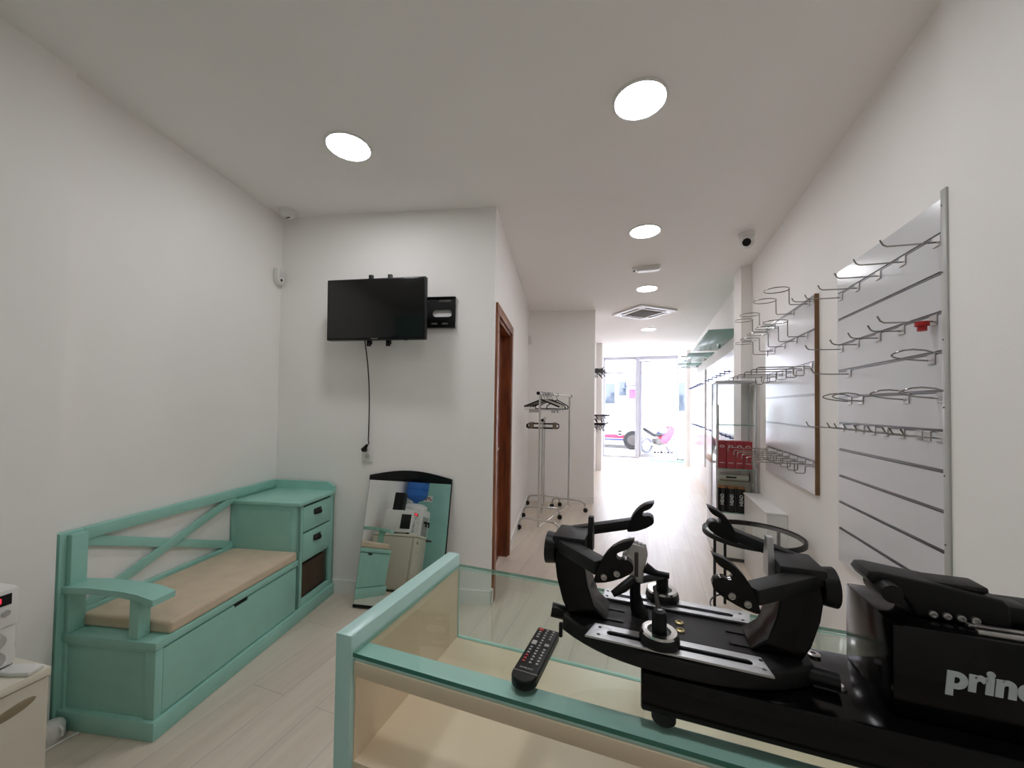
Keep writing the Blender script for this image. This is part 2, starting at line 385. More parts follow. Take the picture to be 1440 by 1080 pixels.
# glass door, opened outwards a little, with top panel
w3 = Thing('door_2', 'x', 'door', (fb.x+0.06, YF+0.02, 0), math.radians(17)); del w3.o['label'], w3.o['category']; w3.o['kind'] = 'structure'
DW = 0.93
wf = B()
add_box(wf, 0, 0.05, -0.02, 0.02, 0.02, 2.53, 0.003); add_box(wf, DW-0.03, DW, -0.02, 0.02, 0.02, 2.53, 0.003)
add_box(wf, 0.05, DW-0.03, -0.02, 0.02, 2.48, 2.53, 0.003); add_box(wf, 0.05, DW-0.03, -0.02, 0.02, 2.17, 2.20, 0.003); add_box(wf, 0.05, DW-0.03, -0.02, 0.02, 0.02, 0.13, 0.003)
fr_ = w3.part('door_frame', wf, FRAME)
w3.part('pane', bx(0.045, DW-0.025, -0.004, 0.004, 0.12, 2.49), SHOPGLASS)
single('door_mat', prism([(0.05, 10.0), (0.86, 9.9), (0.86, 10.33), (0.05, 10.33)], 0.0, 0.012, 0.002), GREENMAT, 'pale green mat on the floor inside the glass shop door', 'mat')

# ------------------------------------------------------------------ street outside
single('street_paving', bx(-9, 9, YF+0.13, 19, -0.14, -0.02), ASPHALT, 'bright paving of the street outside the shop front', 'street'); bpy.data.objects['street_paving']['kind'] = 'structure'
for k in ('label', 'category'): del bpy.data.objects['street_paving'][k]
H = Thing('street_building', 'pale building across the street with grey awning and shuttered windows', 'building', (0, 19.0, -0.02))
wl = H.part('wall', bx(-9, 9, 0, 0.4, 0, 6.5), FACADE)
for x0, x1, z0, z1 in ((-2.0, -1.55, 1.5, 2.5), (-1.35, -1.0, 1.9, 2.6), (1.3, 1.9, 1.2, 2.5), (3, 4, 0, 2.4), (-4.5, -3.2, 0.0, 2.5)):
    H.part('window', bx(x0, x1, -0.03, 0.05, z0, z1, 0.005), TINT)
H.part('awning', prism([(-1.0, -0.7), (0.9, -0.7), (0.9, 0.0), (-1.0, 0.0)], 2.35, 2.62), paint('grey awning canvas', (84, 84, 118), 0.8))
H.part('sign', bx(-0.9, -0.35, -0.06, 0.0, 1.75, 2.2, 0.005), paint('pink sign', (190, 60, 100), 0.6))
# white car with a red and a navy stripe: only its front half shows past the wall
CAR = Thing('car', 'white car with a red stripe parked in the street beyond the shop window', 'car', (-1.98, 13.45, -0.02))
side = [(-2.1, 0.22), (-1.95, 0.75), (-1.6, 1.0), (-1.1, 1.4), (0.1, 1.42), (0.75, 1.02), (1.35, 0.9), (1.85, 0.72), (2.0, 0.5), (1.98, 0.22)]
bm = B(); n = len(side); L_, R_ = [], []
for x, z in side:
    inset = 0.0 if z < 1.03 else 0.16
    L_.append(bm.verts.new((x, -0.85+inset, z))); R_.append(bm.verts.new((x, 0.85-inset, z)))
bm.faces.new(L_); bm.faces.new(R_[::-1])
for i in range(n): bm.faces.new((L_[i], R_[i], R_[(i+1) % n], L_[(i+1) % n]))
bmesh.ops.recalc_face_normals(bm, faces=bm.faces)
bmesh.ops.bevel(bm, geom=list(bm.edges), offset=0.05, segments=3, profile=0.6, affect='EDGES')
CAR.part('body', bm, CARW)
CAR.part('stripe', bx(-1.95, 1.62, -0.862, -0.84, 0.34, 0.46, 0.003), PINK, label='red stripe')
CAR.part('stripe', bx(-1.95, 1.55, -0.862, -0.84, 0.27, 0.325, 0.003), NAVY, label='navy stripe')
CAR.part('side_window', xf(plate([[(-1.0, 1.05), (-0.95, 1.33), (0.05, 1.33), (0.6, 1.05)]], 0.012), Matrix.Translation((0, -0.79, 0)) @ Matrix.Rotation(PI/2, 4, 'X')), TINT)
em = xf(plate([circ(0.1, 24)], 0.01), Matrix.Translation((1.12, -0.866, 0.52)) @ Matrix.Rotation(PI/2, 4, 'X'))
e_ = CAR.part('emblem', em, WPLAST, label='round white and black badge')
CAR.part('emblem_disc', xf(plate([circ(0.08, 24)], 0.012), Matrix.Translation((1.12, -0.869, 0.52)) @ Matrix.Rotation(PI/2, 4, 'X')), BLACK, e_)
CAR.part('emblem_bar', bx(1.035, 1.205, -0.8775, -0.872, 0.50, 0.54), WPLAST, e_)
for x in (-1.3, 1.52):
    for s in (-1, 1):
        w_ = CAR.part('wheel', lathe([(0.0, -0.09), (0.27, -0.1), (0.3, -0.07), (0.3, 0.07), (0.27, 0.1), (0.0, 0.09)], (x, s*0.80, 0.30), 'Y', 28), RUBBER)
        CAR.part('hub_cap', lathe([(0.0, s*0.115), (0.08, s*0.112), (0.17, s*0.1), (0.17, s*0.09)], (x, s*0.80, 0.30), 'Y', 20), DGREY, w_)
CAR.part('headlight', bx(1.72, 1.93, -0.82, -0.5, 0.58, 0.70, 0.02), STEEL)
CAR.part('wing_mirror', bx(0.45, 0.62, -1.0, -0.84, 0.98, 1.08, 0.03), BLACK)
# motorcycle
MO = Thing('motorcycle', 'grey motorcycle with red fairing parked behind the glass door', 'motorcycle', (0.30, 12.05, -0.02), math.radians(38)); MO.o.scale = (0.72, 0.72, 0.78)
for x in (-0.62, 0.62):
    wv = B(); add_tube(wv, [(x + 0.25*math.cos(a), 0, 0.30 + 0.25*math.sin(a)) for a in [2*PI*k/28 for k in range(28)]], 0.055, 10, closed=True)
    w_ = MO.part('wheel', wv, paint('glare grey tyre', (96, 96, 104), 0.7))  # black rubber lightened to grey, with the street glare put into its colour
    sp = B()
    for k in range(5): add_cyl(sp, (x, 0, 0.30), (x + 0.22*math.cos(k*2*PI/5), 0, 0.30 + 0.22*math.sin(k*2*PI/5)), 0.012, 6)
    MO.part('spokes', sp, STEEL, w_)
fk = B()
for s in (-0.09, 0.09): add_cyl(fk, (0.62, s, 0.30), (0.42, s, 0.92), 0.022, 10)
MO.part('fork', fk, STEEL)
MO.part('tank', add_lathe(B(), [(0, -0.26), (0.10, -0.2), (0.16, 0.0), (0.14, 0.16), (0, 0.26)], (0.14, 0, 0.80), 'X', 18), LILAC)
MO.part('fairing', xf(plate([[(0.7, 0.92), (0.5, 1.02), (0.3, 0.78), (0.0, 0.62), (-0.1, 0.42), (0.2, 0.35), (0.42, 0.5), (0.62, 0.72)]], 0.34, None, 0.03), Matrix.Rotation(PI/2, 4, 'X')), PINK)
MO.part('seat', xf(plate([[(0.05, 0.76), (-0.3, 0.74), (-0.75, 0.95), (-0.72, 0.86), (-0.3, 0.62), (0.05, 0.64)]], 0.24, None, 0.03), Matrix.Rotation(PI/2, 4, 'X')), BLACK)
MO.part('engine', bx(-0.28, 0.22, -0.16, 0.16, 0.22, 0.55, 0.05), DGREY)
MO.part('exhaust', tube([(0.2, -0.17, 0.3), (-0.2, -0.2, 0.25), (-0.75, -0.2, 0.42)], 0.05, 12), STEEL)
MO.part('handlebar', tube([(0.3, -0.34, 1.0), (0.4, -0.2, 1.03), (0.42, 0, 0.98), (0.4, 0.2, 1.03), (0.3, 0.34, 1.0)], 0.016, 8), BLACK)
cr = B()
add_box(cr, 0, 0.62, -0.1, 0.1, 0, 0.06, 0.008)
for k in range(7): add_box(cr, 0.02+k*0.085, 0.08+k*0.085, -0.1, 0.1, 0.05, 0.11 + 0.05*random.random(), 0.01)
cr.transform(Matrix.Translation((0.12, 11.25, -0.02)))
single('dark_crate', cr, BLACK, 'low dark crate on the ground just outside the glass door', 'crate')

# ------------------------------------------------------------------ ceiling fittings
lamp_xy = [(-1.47, 1.528, 'nearer the television wall'), (-0.043, 1.695, 'closest to the camera over the counter'), (-0.034, 2.99, 'second along the row toward the shop door'), (-0.025, 4.45, 'between the emergency light and the air conditioner'), (-0.01, 6.78, ''), (-0.05, 0.36, '')]
lab = ['round lit downlight in the ceiling on the left, toward the television wall', 'largest round lit downlight, in the ceiling above the counter', 'round lit downlight in the ceiling in front of the emergency light', 'round lit downlight between the emergency light and the ceiling air conditioner', 'farthest round lit downlight, beyond the ceiling air conditioner', 'round lit downlight in the ceiling straight above the counter front edge, outside the photo']
L0 = None
for i, (x, y, _) in enumerate(lamp_xy):
    if i == 0:
        T = Thing('ceiling_downlight', lab[i], 'ceiling light', (x, y, HC), 0, 'recessed ceiling downlights'); L0 = T.o
        T.part('trim_ring', lathe([(0.104, 0.0), (0.117, 0.0), (0.116, -0.006), (0.106, -0.008), (0.104, -0.004), (0.104, 0.0)], (0, 0, 0), 'Z', 48), WPLAST)
        T.part('diffuser', lathe([(0.104, -0.0005), (0.104, -0.005), (0.0, -0.0065)], (0, 0, 0), 'Z', 48), LAMP)
    else: dup(L0, (x, y, HC), 0, lab[i])
# emergency light
T = Thing('emergency_light', 'slim white emergency light box on the ceiling ahead of the fourth downlight', 'emergency light', (-0.03, 3.76, HC), 0)
T.part('body', bx(-0.125, 0.125, -0.035, 0.035, -0.03, 0.0, 0.006), WPLAST)
T.part('diffuser', bx(-0.085, 0.115, -0.03, 0.03, -0.042, -0.028, 0.005), WGLOSS)
T.part('indicator', bx(-0.118, -0.096, -0.02, 0.02, -0.034, -0.028, 0.002), DGREY)
# air conditioning cassette
T = Thing('air_conditioner', 'square white ceiling cassette air conditioner with grey grille', 'air conditioner', (-0.075, 5.53, HC), math.radians(45-3))
T.part('panel', plate([rrect(0.62, 0.62, 0.02)] + [rrect(0.36, 0.045, 0.015, 5, 0, s*0.235) for s in (1, -1)] + [rrect(0.045, 0.36, 0.015, 5, s*0.235, 0) for s in (1, -1)], 0.022, Matrix.Translation((0, 0, -0.013)), 0.003), WPLAST)
gr = bx(-0.17, 0.17, -0.17, 0.17, -0.027, -0.022)
for k in range(16): add_box(gr, -0.165, 0.165, -0.163+k*0.0217-0.003, -0.163+k*0.0217+0.003, -0.033, -0.026)
T.part('grille', gr, paint('warm grey grille', (128, 120, 112), 0.6))
for s in (1, -1):
    T.part('louvre', bx(-0.17, 0.17, s*0.235-0.017, s*0.235+0.017, -0.014, -0.008, 0.002), DGREY)
    T.part('louvre', bx(s*0.235-0.017, s*0.235+0.017, -0.17, 0.17, -0.014, -0.008, 0.002), DGREY)
# dome camera
T = Thing('security_camera', 'white turret security camera with black lens on ceiling near right wall', 'camera', (0.69, 3.27, HC), 0)
T.part('base', lathe([(0.058, 0.0), (0.058, -0.018), (0.05, -0.03), (0.0, -0.032)], (0, 0, 0), 'Z', 32), WPLAST)
hdn = T.part('housing', lathe([(0.0, -0.115), (0.02, -0.112), (0.042, -0.098), (0.053, -0.07), (0.048, -0.045), (0.035, -0.025), (0.0, -0.02)], (0, 0, 0), 'Z', 32), WPLAST)
ld = Vector((-0.2, -0.92, -0.34)).normalized(); lc = Vector((0, 0, -0.066))
T.part('lens', cyl(lc + ld*0.02, lc + ld*0.055, 0.032, 24, 0.028), BLACKG, hdn)
# smoke detector and motion sensors
pS = ml(-1.885, 2.385, HC)
T = Thing('smoke_detector', 'white round smoke detector on ceiling in the corner above the television', 'smoke detector', pS)
T.part('base', lathe([(0.055, 0.0), (0.055, -0.012), (0.05, -0.016), (0.0, -0.016)], (0, 0, 0), 'Z', 32), WPLAST)
T.part('cap', lathe([(0.047, -0.016), (0.045, -0.034), (0.032, -0.046), (0.0, -0.048)], (0, 0, 0), 'Z', 32), WPLAST)
T.part('slot', bx(-0.014, 0.016, -0.004, 0.004, -0.051, -0.046, 0.001), DGREY)
def motion(loc, rot, label):
    T = Thing('motion_sensor', label, 'motion sensor', loc, rot, 'wall motion sensors')
    T.part('body', xf(plate([[(-0.032, 0.05), (-0.027, 0.057), (0.027, 0.057), (0.032, 0.05), (0.032, -0.03), (0.014, -0.056), (-0.014, -0.056), (-0.032, -0.03)]], 0.036, None, 0.005), Matrix.Translation((0, -0.02, 0)) @ Matrix.Rotation(PI/2, 4, 'X')), WPLAST)
    T.part('window', bx(-0.02, 0.02, -0.043, -0.036, 0.0, 0.04, 0.004), paint('milky sensor window', (205, 205, 205), 0.5))
    T.part('lens', xf(lathe([(0.0, 0.006), (0.008, 0.004), (0.009, 0.0)], (0, 0, 0), 'Z', 16), Matrix.Translation((0, -0.038, -0.026)) @ Matrix.Rotation(PI/2, 4, 'X')), BLACK)
motion(ml(MW+0.002, 2.425, 2.185), TH + PI/2, 'white motion sensor high on the left wall near the corner')
motion(ml(-0.436+0.002, 5.17, 2.2), TH + PI/2, 'small white motion sensor high on the passage wall beyond the brown door')

# ------------------------------------------------------------------ television on its bracket (local axes: x along the wall, -y into the room)
TVx = -1.165
T = Thing('tv_mount', 'black slotted steel wall bracket holding the television', 'tv mount', ml(-1.165, LB, 1.92), TH)
def slotted(w, h): return [rrect(w, h, 0.006)]
outl = [rrect(0.79, 0.205, 0.006, 5, 0.07, 0)]
for cx in (-0.20, -0.01, 0.18, 0.375): outl.append(rrect(0.135, 0.048, 0.0235, 6, cx, -0.006))
for k in range(10): outl.append(rrect(0.046, 0.013, 0.006, 3, -0.275+k*0.0745, -0.074))
for k in range(5): outl.append(rrect(0.09, 0.014, 0.006, 3, -0.24+k*0.158, 0.080))
T.part('wall_plate', xf(plate(outl, 0.003), Matrix.Translation((0, -0.018, 0)) @ Matrix.Rotation(PI/2, 4, 'X')), BLACK)
lip = B(); add_box(lip, -0.325, 0.465, -0.034, -0.002, 0.100, 0.103); add_box(lip, -0.325, 0.465, -0.034, -0.002, -0.103, -0.100)
for x in (-0.30, 0.45): add_box(lip, x-0.012, x+0.012, -0.018, 0.0, -0.06, 0.06)
T.part('flange', lip, BLACK)
for x in (-0.06, 0.07):
    st = bx(x-0.013, x+0.013, -0.172, -0.150, -0.235, 0.215, 0.002)
    T.part('arm', merge(st, bx(x-0.01, x+0.01, -0.15, -0.036, 0.09, 0.108), bx(x-0.01, x+0.01, -0.15, -0.036, -0.108, -0.09)), BLACK)
    T.part('end_clip', xf(plate([rrect(0.028, 0.05, 0.004), rrect(0.010, 0.028, 0.003)], 0.006), Matrix.Translation((x+0.002, -0.176, -0.225)) @ Matrix.Rotation(PI/2, 4, 'X')), BLACK)
T = Thing('television', 'black flat screen television hanging on the wall above the mirror', 'television', ml(TVx, LB-0.20, 1.71), TH)
Rt = Matrix.Translation((0, 0, 0.19)) @ Matrix.Rotation(math.radians(-2.5), 4, 'Z') @ Matrix.Rotation(math.radians(1.0), 4, 'X')
bk = xf(bx(-0.335, 0.335, -0.018, 0.022, -0.195, 0.195, 0.005), Rt); T.part('housing', bk, BLACK)
T.part('rear_cover', xf(bx(-0.22, 0.22, 0.02, 0.035, -0.14, 0.1, 0.006), Rt), BLACK)
T.part('screen', xf(bx(-0.326, 0.326, -0.0205, -0.017, -0.182, 0.186, 0.001), Rt), SCREEN)
T.part('logo', xf(text_bm('SAMSUNG', 0.0105, 0.0005, Matrix.Translation((-0.026, -0.019, -0.1915)) @ Matrix.Rotation(PI/2, 4, 'X'), 0.0), Rt), STEEL)
T.part('infrared_receiver', xf(bx(0.20, 0.215, -0.016, -0.004, -0.201, -0.194, 0.001), Rt), BLACK)
# cable down to the socket
cw = []
for k in range(25):
    t = k/24; cw.append(ml(-1.245 - 0.045*t + 0.005*math.sin(t*5), LB - 0.17*(1-t)**1.5 - 0.018, 1.71 - 0.66*t))
cw += [ml(-1.288, LB-0.02, 1.035), ml(-1.292, LB-0.034, 1.018)]
T = Thing('power_cable', 'thin black power cable hanging from the television to the wall socket', 'cable', ml(-1.29, LB, 1.0), 0, None, True)
T.part('lead', tube(cw, 0.0038, 8), BLACK)
T.part('plug', merge(tube([ml(-1.292, LB-0.036, 1.024), ml(-1.305, LB-0.042, 1.0), ml(-1.318, LB-0.042, 0.988)], 0.013, 12, radii=[0.008, 0.014, 0.016]), cyl(ml(-1.318, LB-0.04, 0.99), ml(-1.318, LB-0.012, 0.985), 0.015, 14)), BLACK)
T = Thing('wall_socket', 'white wall socket below the television with a plug in it', 'socket', ml(-1.305, LB, 0.93), TH)
T.part('plate', bx(-0.04, 0.04, -0.010, 0.0, -0.03, 0.055, 0.006), WPLAST)
T.part('outlet', xf(lathe([(0.021, 0.0), (0.023, 0.004), (0.019, 0.004), (0.018, 0.001), (0, 0.001)], (0, 0, 0), 'Z', 24), Matrix.Translation((0, -0.009, 0.012)) @ Matrix.Rotation(PI/2, 4, 'X')), WPLAST)

# ------------------------------------------------------------------ hall bench (local x = depth from wall, y = along the wall, origin on the floor at the wall)
BL0 = 1.305; BLEN = 1.155; BD = 0.455
bo = ml(MW+0.004, BL0)
T = Thing('storage_bench', 'pale teal wooden hall bench with cross back, armrest and drawer tower', 'bench', bo, TH)
F = BD  # front plane of the box
CY = 0.80   # where the drawer tower begins
T.part('plinth', bx(0.0, F+0.015, -0.012, BLEN, 0.0, 0.072, 0.004), TEAL)
T.part('seat_box', bx(0.012, F-0.012, 0.012, CY, 0.07, 0.335), TEAL)
ef = B()
add_box(ef, 0.0, 0.045, 0.0, 0.03, 0.07, 0.335, 0.002); add_box(ef, F-0.045, F, 0.0, 0.03, 0.07, 0.335, 0.002)
add_box(ef, 0.045, F-0.045, 0.0, 0.03, 0.325, 0.335, 0.002)
T.part('end_frame', ef, TEAL)
T.part('end_panel', bx(0.045, F-0.045, 0.008, 0.02, 0.07, 0.325), TEALG)
T.part('seat_rim', bx(0.0, F+0.004, -0.004, CY, 0.335, 0.366, 0.003), TEAL)
dr = T.part('drawer_front', plate([[(0.03, 0.078), (0.785, 0.078), (0.785, 0.327), (0.44, 0.327), (0.435, 0.313), (0.36, 0.313), (0.355, 0.327), (0.03, 0.327)]], 0.014, basis((0, 1, 0), (0, 0, 1), (1, 0, 0), (F-0.006, 0, 0)), 0.0015), TEALG, label='wide teal drawer front with a cut out grip')
T.part('grip_hollow', bx(F-0.012, F-0.006, 0.355, 0.44, 0.312, 0.329), BLACK, dr)
# back frame with crossed braces
bf = B()
add_box(bf, 0.0, 0.03, -0.022, 0.06, 0.0, 0.765, 0.003)
T.part('back_post', merge(bf, bx(0.03, 0.055, 0.0, 0.055, 0.366, 0.755, 0.003)), TEAL)
T.part('top_rail', bx(0.0, 0.03, 0.06, BLEN-0.012, 0.715, 0.765, 0.003), TEAL)
T.part('bottom_rail', bx(0.002, 0.028, 0.06, CY, 0.366, 0.43, 0.003), TEAL)
ya, yb, za, zb = 0.06, 0.80, 0.43, 0.715
for (z0, z1, xo) in ((za, zb, 0.014), (zb, za, 0.0055)):
    d = Vector((0, yb-ya, z1-z0)); ln = d.length; ang = math.atan2(d.z, d.y)
    T.part('cross_brace', xf(bx(-0.006, 0.006, -ln/2-0.01, ln/2+0.01, -0.021, 0.021, 0.001), Matrix.Translation((xo+0.006, (ya+yb)/2, (z0+z1)/2)) @ Matrix.Rotation(ang, 4, 'X')), TEAL)
# armrest
arm = B(); prof = [(0.03, 0.552), (0.15, 0.558), (0.30, 0.556), (0.38, 0.548), (0.448, 0.532)]
vs = []
for x, z in prof: vs.append([arm.verts.new((x, -0.012, z)), arm.verts.new((x, 0.075, z)), arm.verts.new((x, 0.075, z-0.024)), arm.verts.new((x, -0.012, z-0.024))])
for a, b2 in zip(vs, vs[1:]):
    for k in range(4): arm.faces.new((a[k], a[(k+1) % 4], b2[(k+1) % 4], b2[k]))
arm.faces.new(vs[0][::-1]); arm.faces.new(vs[-1]); bmesh.ops.recalc_face_normals(arm, faces=arm.faces)
T.part('armrest', arm, TEAL)
T.part('arm_post', bx(0.325, 0.368, 0.004, 0.05, 0.366, 0.538, 0.003), TEAL)
# drawer tower
tw = B()
add_box(tw, 0.0, F, CY, CY+0.018, 0.07, 0.68, 0.002); add_box(tw, 0.0, F, BLEN-0.018, BLEN, 0.07, 0.68, 0.002)
add_box(tw, 0.0, 0.012, CY, BLEN, 0.07, 0.68); add_box(tw, 0.0, F-0.01, CY, BLEN, 0.328, 0.346)
add_box(tw, F-0.02, F, CY, CY+0.038, 0.07, 0.68, 0.002); add_box(tw, F-0.02, F, BLEN-0.045, BLEN, 0.07, 0.68, 0.002)
add_box(tw, F-0.02, F, CY+0.038, BLEN-0.045, 0.07, 0.108, 0.002)
T.part('tower_body', tw, TEAL)
T.part('tower_side_panel', bx(0.05, F-0.05, CY-0.006, CY, 0.40, 0.655), TEALG)
T.part('tower_top', bx(-0.0, F+0.012, CY-0.012, BLEN, 0.68, 0.703, 0.004), TEAL)
sp = merge(bx(0.0, 0.02, CY+0.02, BLEN, 0.703, 0.762, 0.003), xf(plate([[(0, 0), (F-0.05, 0), (F+0.01, 0), (F+0.01, 0.03), (F-0.045, 0.058), (0, 0.058)]], 0.018, None), Matrix.Translation((0, BLEN-0.010, 0.703)) @ Matrix.Rotation(PI/2, 4, 'X')))
T.part('splashback', sp, TEAL)
for z0, z1 in ((0.515, 0.665), (0.348, 0.505)):
    d_ = T.part('drawer', bx(F-0.012, F+0.004, CY+0.036, BLEN-0.044, z0, z1, 0.002), TEAL)
    hc = (z0+z1)/2 + 0.02; yc = (CY+BLEN)/2 - 0.01
    hb = B(); bmesh.ops.create_uvsphere(hb, u_segments=20, v_segments=12, radius=1.0)
    for v in hb.verts: v.co = Vector((F+0.004 + max(0.0, v.co.x)*0.024, yc + v.co.y*0.036, hc - 0.004 + max(-0.25, v.co.z)*0.026))
    T.part('cup_handle', merge(hb, bx(F+0.003, F+0.0055, yc-0.037, yc+0.037, hc-0.012, hc+0.022, 0.001)), BLACKM, d_)
bk = bx(0.05, F-0.024, CY+0.045, BLEN-0.05, 0.10, 0.30, 0.012)
bk.transform(Matrix.Translation(bo) @ RL)
o = single('wicker_basket', xf(bk, Matrix.Identity(4)), WICKER, 'dark woven wicker basket in the open cubby under the two drawers', 'basket')
# cushion
cu = B(); nx, ny = 10, 24; x0, x1, y0, y1 = 0.055, F-0.012, 0.035, CY-0.012
cu = bx(0.034, F+0.002, 0.052, CY-0.008, 0.366, 0.418, 0.014, 4)
bmesh.ops.subdivide_edges(cu, edges=list(cu.edges), cuts=3, use_grid_fill=True)
for v in cu.verts:
    if v.co.z > 0.40:
        v.co.z += 0.006*math.sin((v.co.y-0.06)/0.73*PI)*math.sin(max(0, min(1, (v.co.x-0.05)/0.4))*PI) + 0.0015*math.sin(v.co.y*31)*math.cos(v.co.x*23)
cu.transform(Matrix.Translation(bo) @ RL)
single('seat_cushion', cu, CUSH, 'long beige seat cushion lying on the teal bench', 'cushion', smooth=60)

# ------------------------------------------------------------------ leaning mirror (origin at floor; local x along wall, y toward the wall, z up)
MT = math.radians(11.3)
T = Thing('floor_mirror', 'frameless wall mirror with black arched top leaning against the television wall', 'mirror', ml(-1.005, 2.300), TH - math.radians(0.2))
Rm = Matrix.Rotation(-MT, 4, 'X') @ Matrix.Rotation(math.radians(0.9), 4, 'Y')
hwm = 0.285
T.part('glass', xf(bx(-hwm, hwm, 0.002, 0.006, 0.02, 0.80), Rm), MIRROR)
T.part('backing', xf(bx(-hwm-0.004, hwm+0.004, 0.0065, 0.02, 0.006, 0.80, 0.001), Rm), BLACK)
arch = [(-hwm-0.004, 0.795), (hwm+0.004, 0.795)] + [(hwm+0.004 - k*(2*hwm+0.008)/14, 0.828 + 0.042*math.sin(PI*k/14)) for k in range(15)]
T.part('crest', xf(plate([arch], 0.026, Matrix.Translation((0, 0.010, 0)) @ Matrix.Rotation(PI/2, 4, 'X'), 0.003), Rm), BLACKG)
T.part('bottom_rail', xf(bx(-hwm-0.004, hwm+0.004, -0.002, 0.02, 0.003, 0.02, 0.002), Rm), BLACK)

# ------------------------------------------------------------------ left-hand corner: fridge, machine, water cooler
fo = ml(-1.702, 0.744)
T = Thing('mini_fridge', 'cream mini fridge with a worn oval grip at the left edge of the photo', 'fridge', fo, TH - math.radians(6)); T.o.scale.z = 0.945
T.part('body', bx(-0.21, 0.20, -0.22, 0.22, 0.02, 0.535, 0.006), paint('cream fridge enamel', (196, 190, 172), 0.35, var=0.03))
dr = T.part('door', bx(0.202, 0.236, -0.22, 0.22, 0.03, 0.537, 0.008), paint('cream fridge door', (198, 192, 175), 0.35, var=0.03))
T.part('grip', xf(lathe([(0.0, 0.002), (0.9, 0.002), (1.0, 0.0)], (0, 0, 0), 'Z', 28), Matrix.Translation((0.2362, 0.150, 0.484)) @ Matrix.Rotation(math.radians(12), 4, 'X') @ Matrix.Diagonal((0.6, 0.044, 0.015, 1)) @ Matrix.Rotation(PI/2, 4, 'Y')), paint('worn grip', (140, 126, 100), 0.6), dr)
T.part('top', bx(-0.21, 0.24, -0.222, 0.222, 0.538, 0.565, 0.006), paint('cream fridge lid', (214, 209, 192), 0.4, var=0.03))
for x in (-0.18, 0.18):
    for y in (-0.18, 0.18): T.part('foot', cyl((x, y, 0), (x, y, 0.025), 0.018, 12), BLACK)
# flat white dish on the fridge
dsh = prism([(-0.05, -0.075), (0.05, -0.075), (0.06, 0.0), (0.05, 0.075), (-0.05, 0.075), (-0.06, 0.0)], 0.0, 0.016, 0.005)
dsh.transform(Matrix.Translation(ml(-1.492, 0.903, 0.5345)) @ Matrix.Rotation(math.radians(-70), 4, 'Z') @ Matrix.Diagonal((0.36, 0.62, 0.7, 1)))
single('white_tray', dsh, WPLAST, 'small flat white tray on the corner of the mini fridge', 'tray')
T = Thing('desktop_machine', 'white desktop machine with red digital display standing on the mini fridge', 'machine', ml(-1.675, 0.808, 0.5345), TH - math.radians(4))
T.part('housing', bx(-0.16, 0.14, -0.16, 0.12, 0.012, 0.235, 0.012), WPLAST)
ds = T.part('control_panel', xf(bx(-0.012, 0.0, -0.15, 0.115, 0.13, 0.232, 0.003), Matrix.Translation((0.147, 0, 0)) ), WPLAST)
T.part('display', bx(0.1465, 0.1485, -0.04, 0.100, 0.190, 0.220), BLACK, ds)
T.part('digits', bx(0.1485, 0.149, 0.0, 0.080, 0.199, 0.212), REDLED, ds, label='red lit digits')
for k in range(4): T.part('button', lathe([(0.009, 0.0), (0.009, 0.003), (0, 0.004)], (0.147, 0.09-k*0.03, 0.168), 'X', 16), ALU)
for k in range(2): T.part('knob', lathe([(0.024, 0.0), (0.022, 0.012), (0, 0.014)], (0.140, 0.07, 0.095-k*0.05), 'X', 22), ALU)
T.part('side_screen', bx(0.02, 0.125, 0.119, 0.124, 0.05, 0.195, 0.003), SCREEN, label='dark grey screen on the end facing the mirror')
for x in (-0.13, 0.11):
    for y in (-0.13, 0.11): T.part('foot', cyl((x, y, 0), (x, y, 0.014), 0.014, 10), BLACK)
sb = bx(-0.055, 0.055, -0.05, 0.05, 0.0, 0.2, 0.008); sb.transform(Matrix.Translation(ml(-1.76, 0.76, 0.7705)) @ RL)
single('black_speaker', sb, BLACK, 'small black box speaker on top of the white desktop machine', 'speaker')
T = Thing('water_cooler', 'white floor standing water cooler with two taps, seen in the mirror', 'water cooler', ml(-1.788, 0.22), TH)
T.part('body', bx(-0.16, 0.16, -0.16, 0.16, 0.0, 0.86, 0.02), WPLAST)
T.part('collar', lathe([(0.155, 0.86), (0.15, 0.90), (0.10, 0.925), (0.0, 0.925)], (0, 0, 0), 'Z', 32), WPLAST)
T.part('recess', bx(0.13, 0.163, -0.11, 0.11, 0.52, 0.78, 0.01), paint('grey cooler recess', (160, 160, 158), 0.5))
for s in (-0.05, 0.05): T.part('tap', merge(bx(0.16, 0.20, s-0.012, s+0.012, 0.70, 0.722, 0.004), bx(0.185, 0.20, s-0.01, s+0.01, 0.66, 0.70, 0.003)), BLACK)
T.part('drip_tray', bx(0.15, 0.24, -0.11, 0.11, 0.50, 0.522, 0.005), DGREY)
bt = [(0.03, 0.0), (0.032, 0.03), (0.10, 0.06), (0.135, 0.09), (0.137, 0.15), (0.130, 0.16), (0.137, 0.17), (0.137, 0.235), (0.130, 0.245), (0.137, 0.255), (0.137, 0.33), (0.12, 0.37), (0.0, 0.375)]
bb = lathe(bt, (0, 0, 0), 'Z', 36); bb.transform(Matrix.Translation(ml(-1.788, 0.22, 0.927)))
single('water_bottle', bb, WATER, 'large blue water bottle upside down on the water cooler', 'bottle')
T = Thing('tall_cupboard', 'tall pale teal cupboard reflected in the leaning mirror', 'cupboard', ml(-1.43, -0.42), TH)
T.part('body', bx(-0.50, 0.42, -0.2, 0.14, 0, 2.1, 0.004), TEAL)
T.part('door', bx(-0.498, -0.045, 0.142, 0.16, 0.06, 2.095, 0.003), TEAL)
T.part('door', bx(-0.037, 0.418, 0.142, 0.16, 0.06, 2.095, 0.003), TEAL)
sn = T.part('sticker', bx(-0.43, -0.31, 0.161, 0.1625, 1.03, 1.11), WPLAST, label='white sticker with red marks')
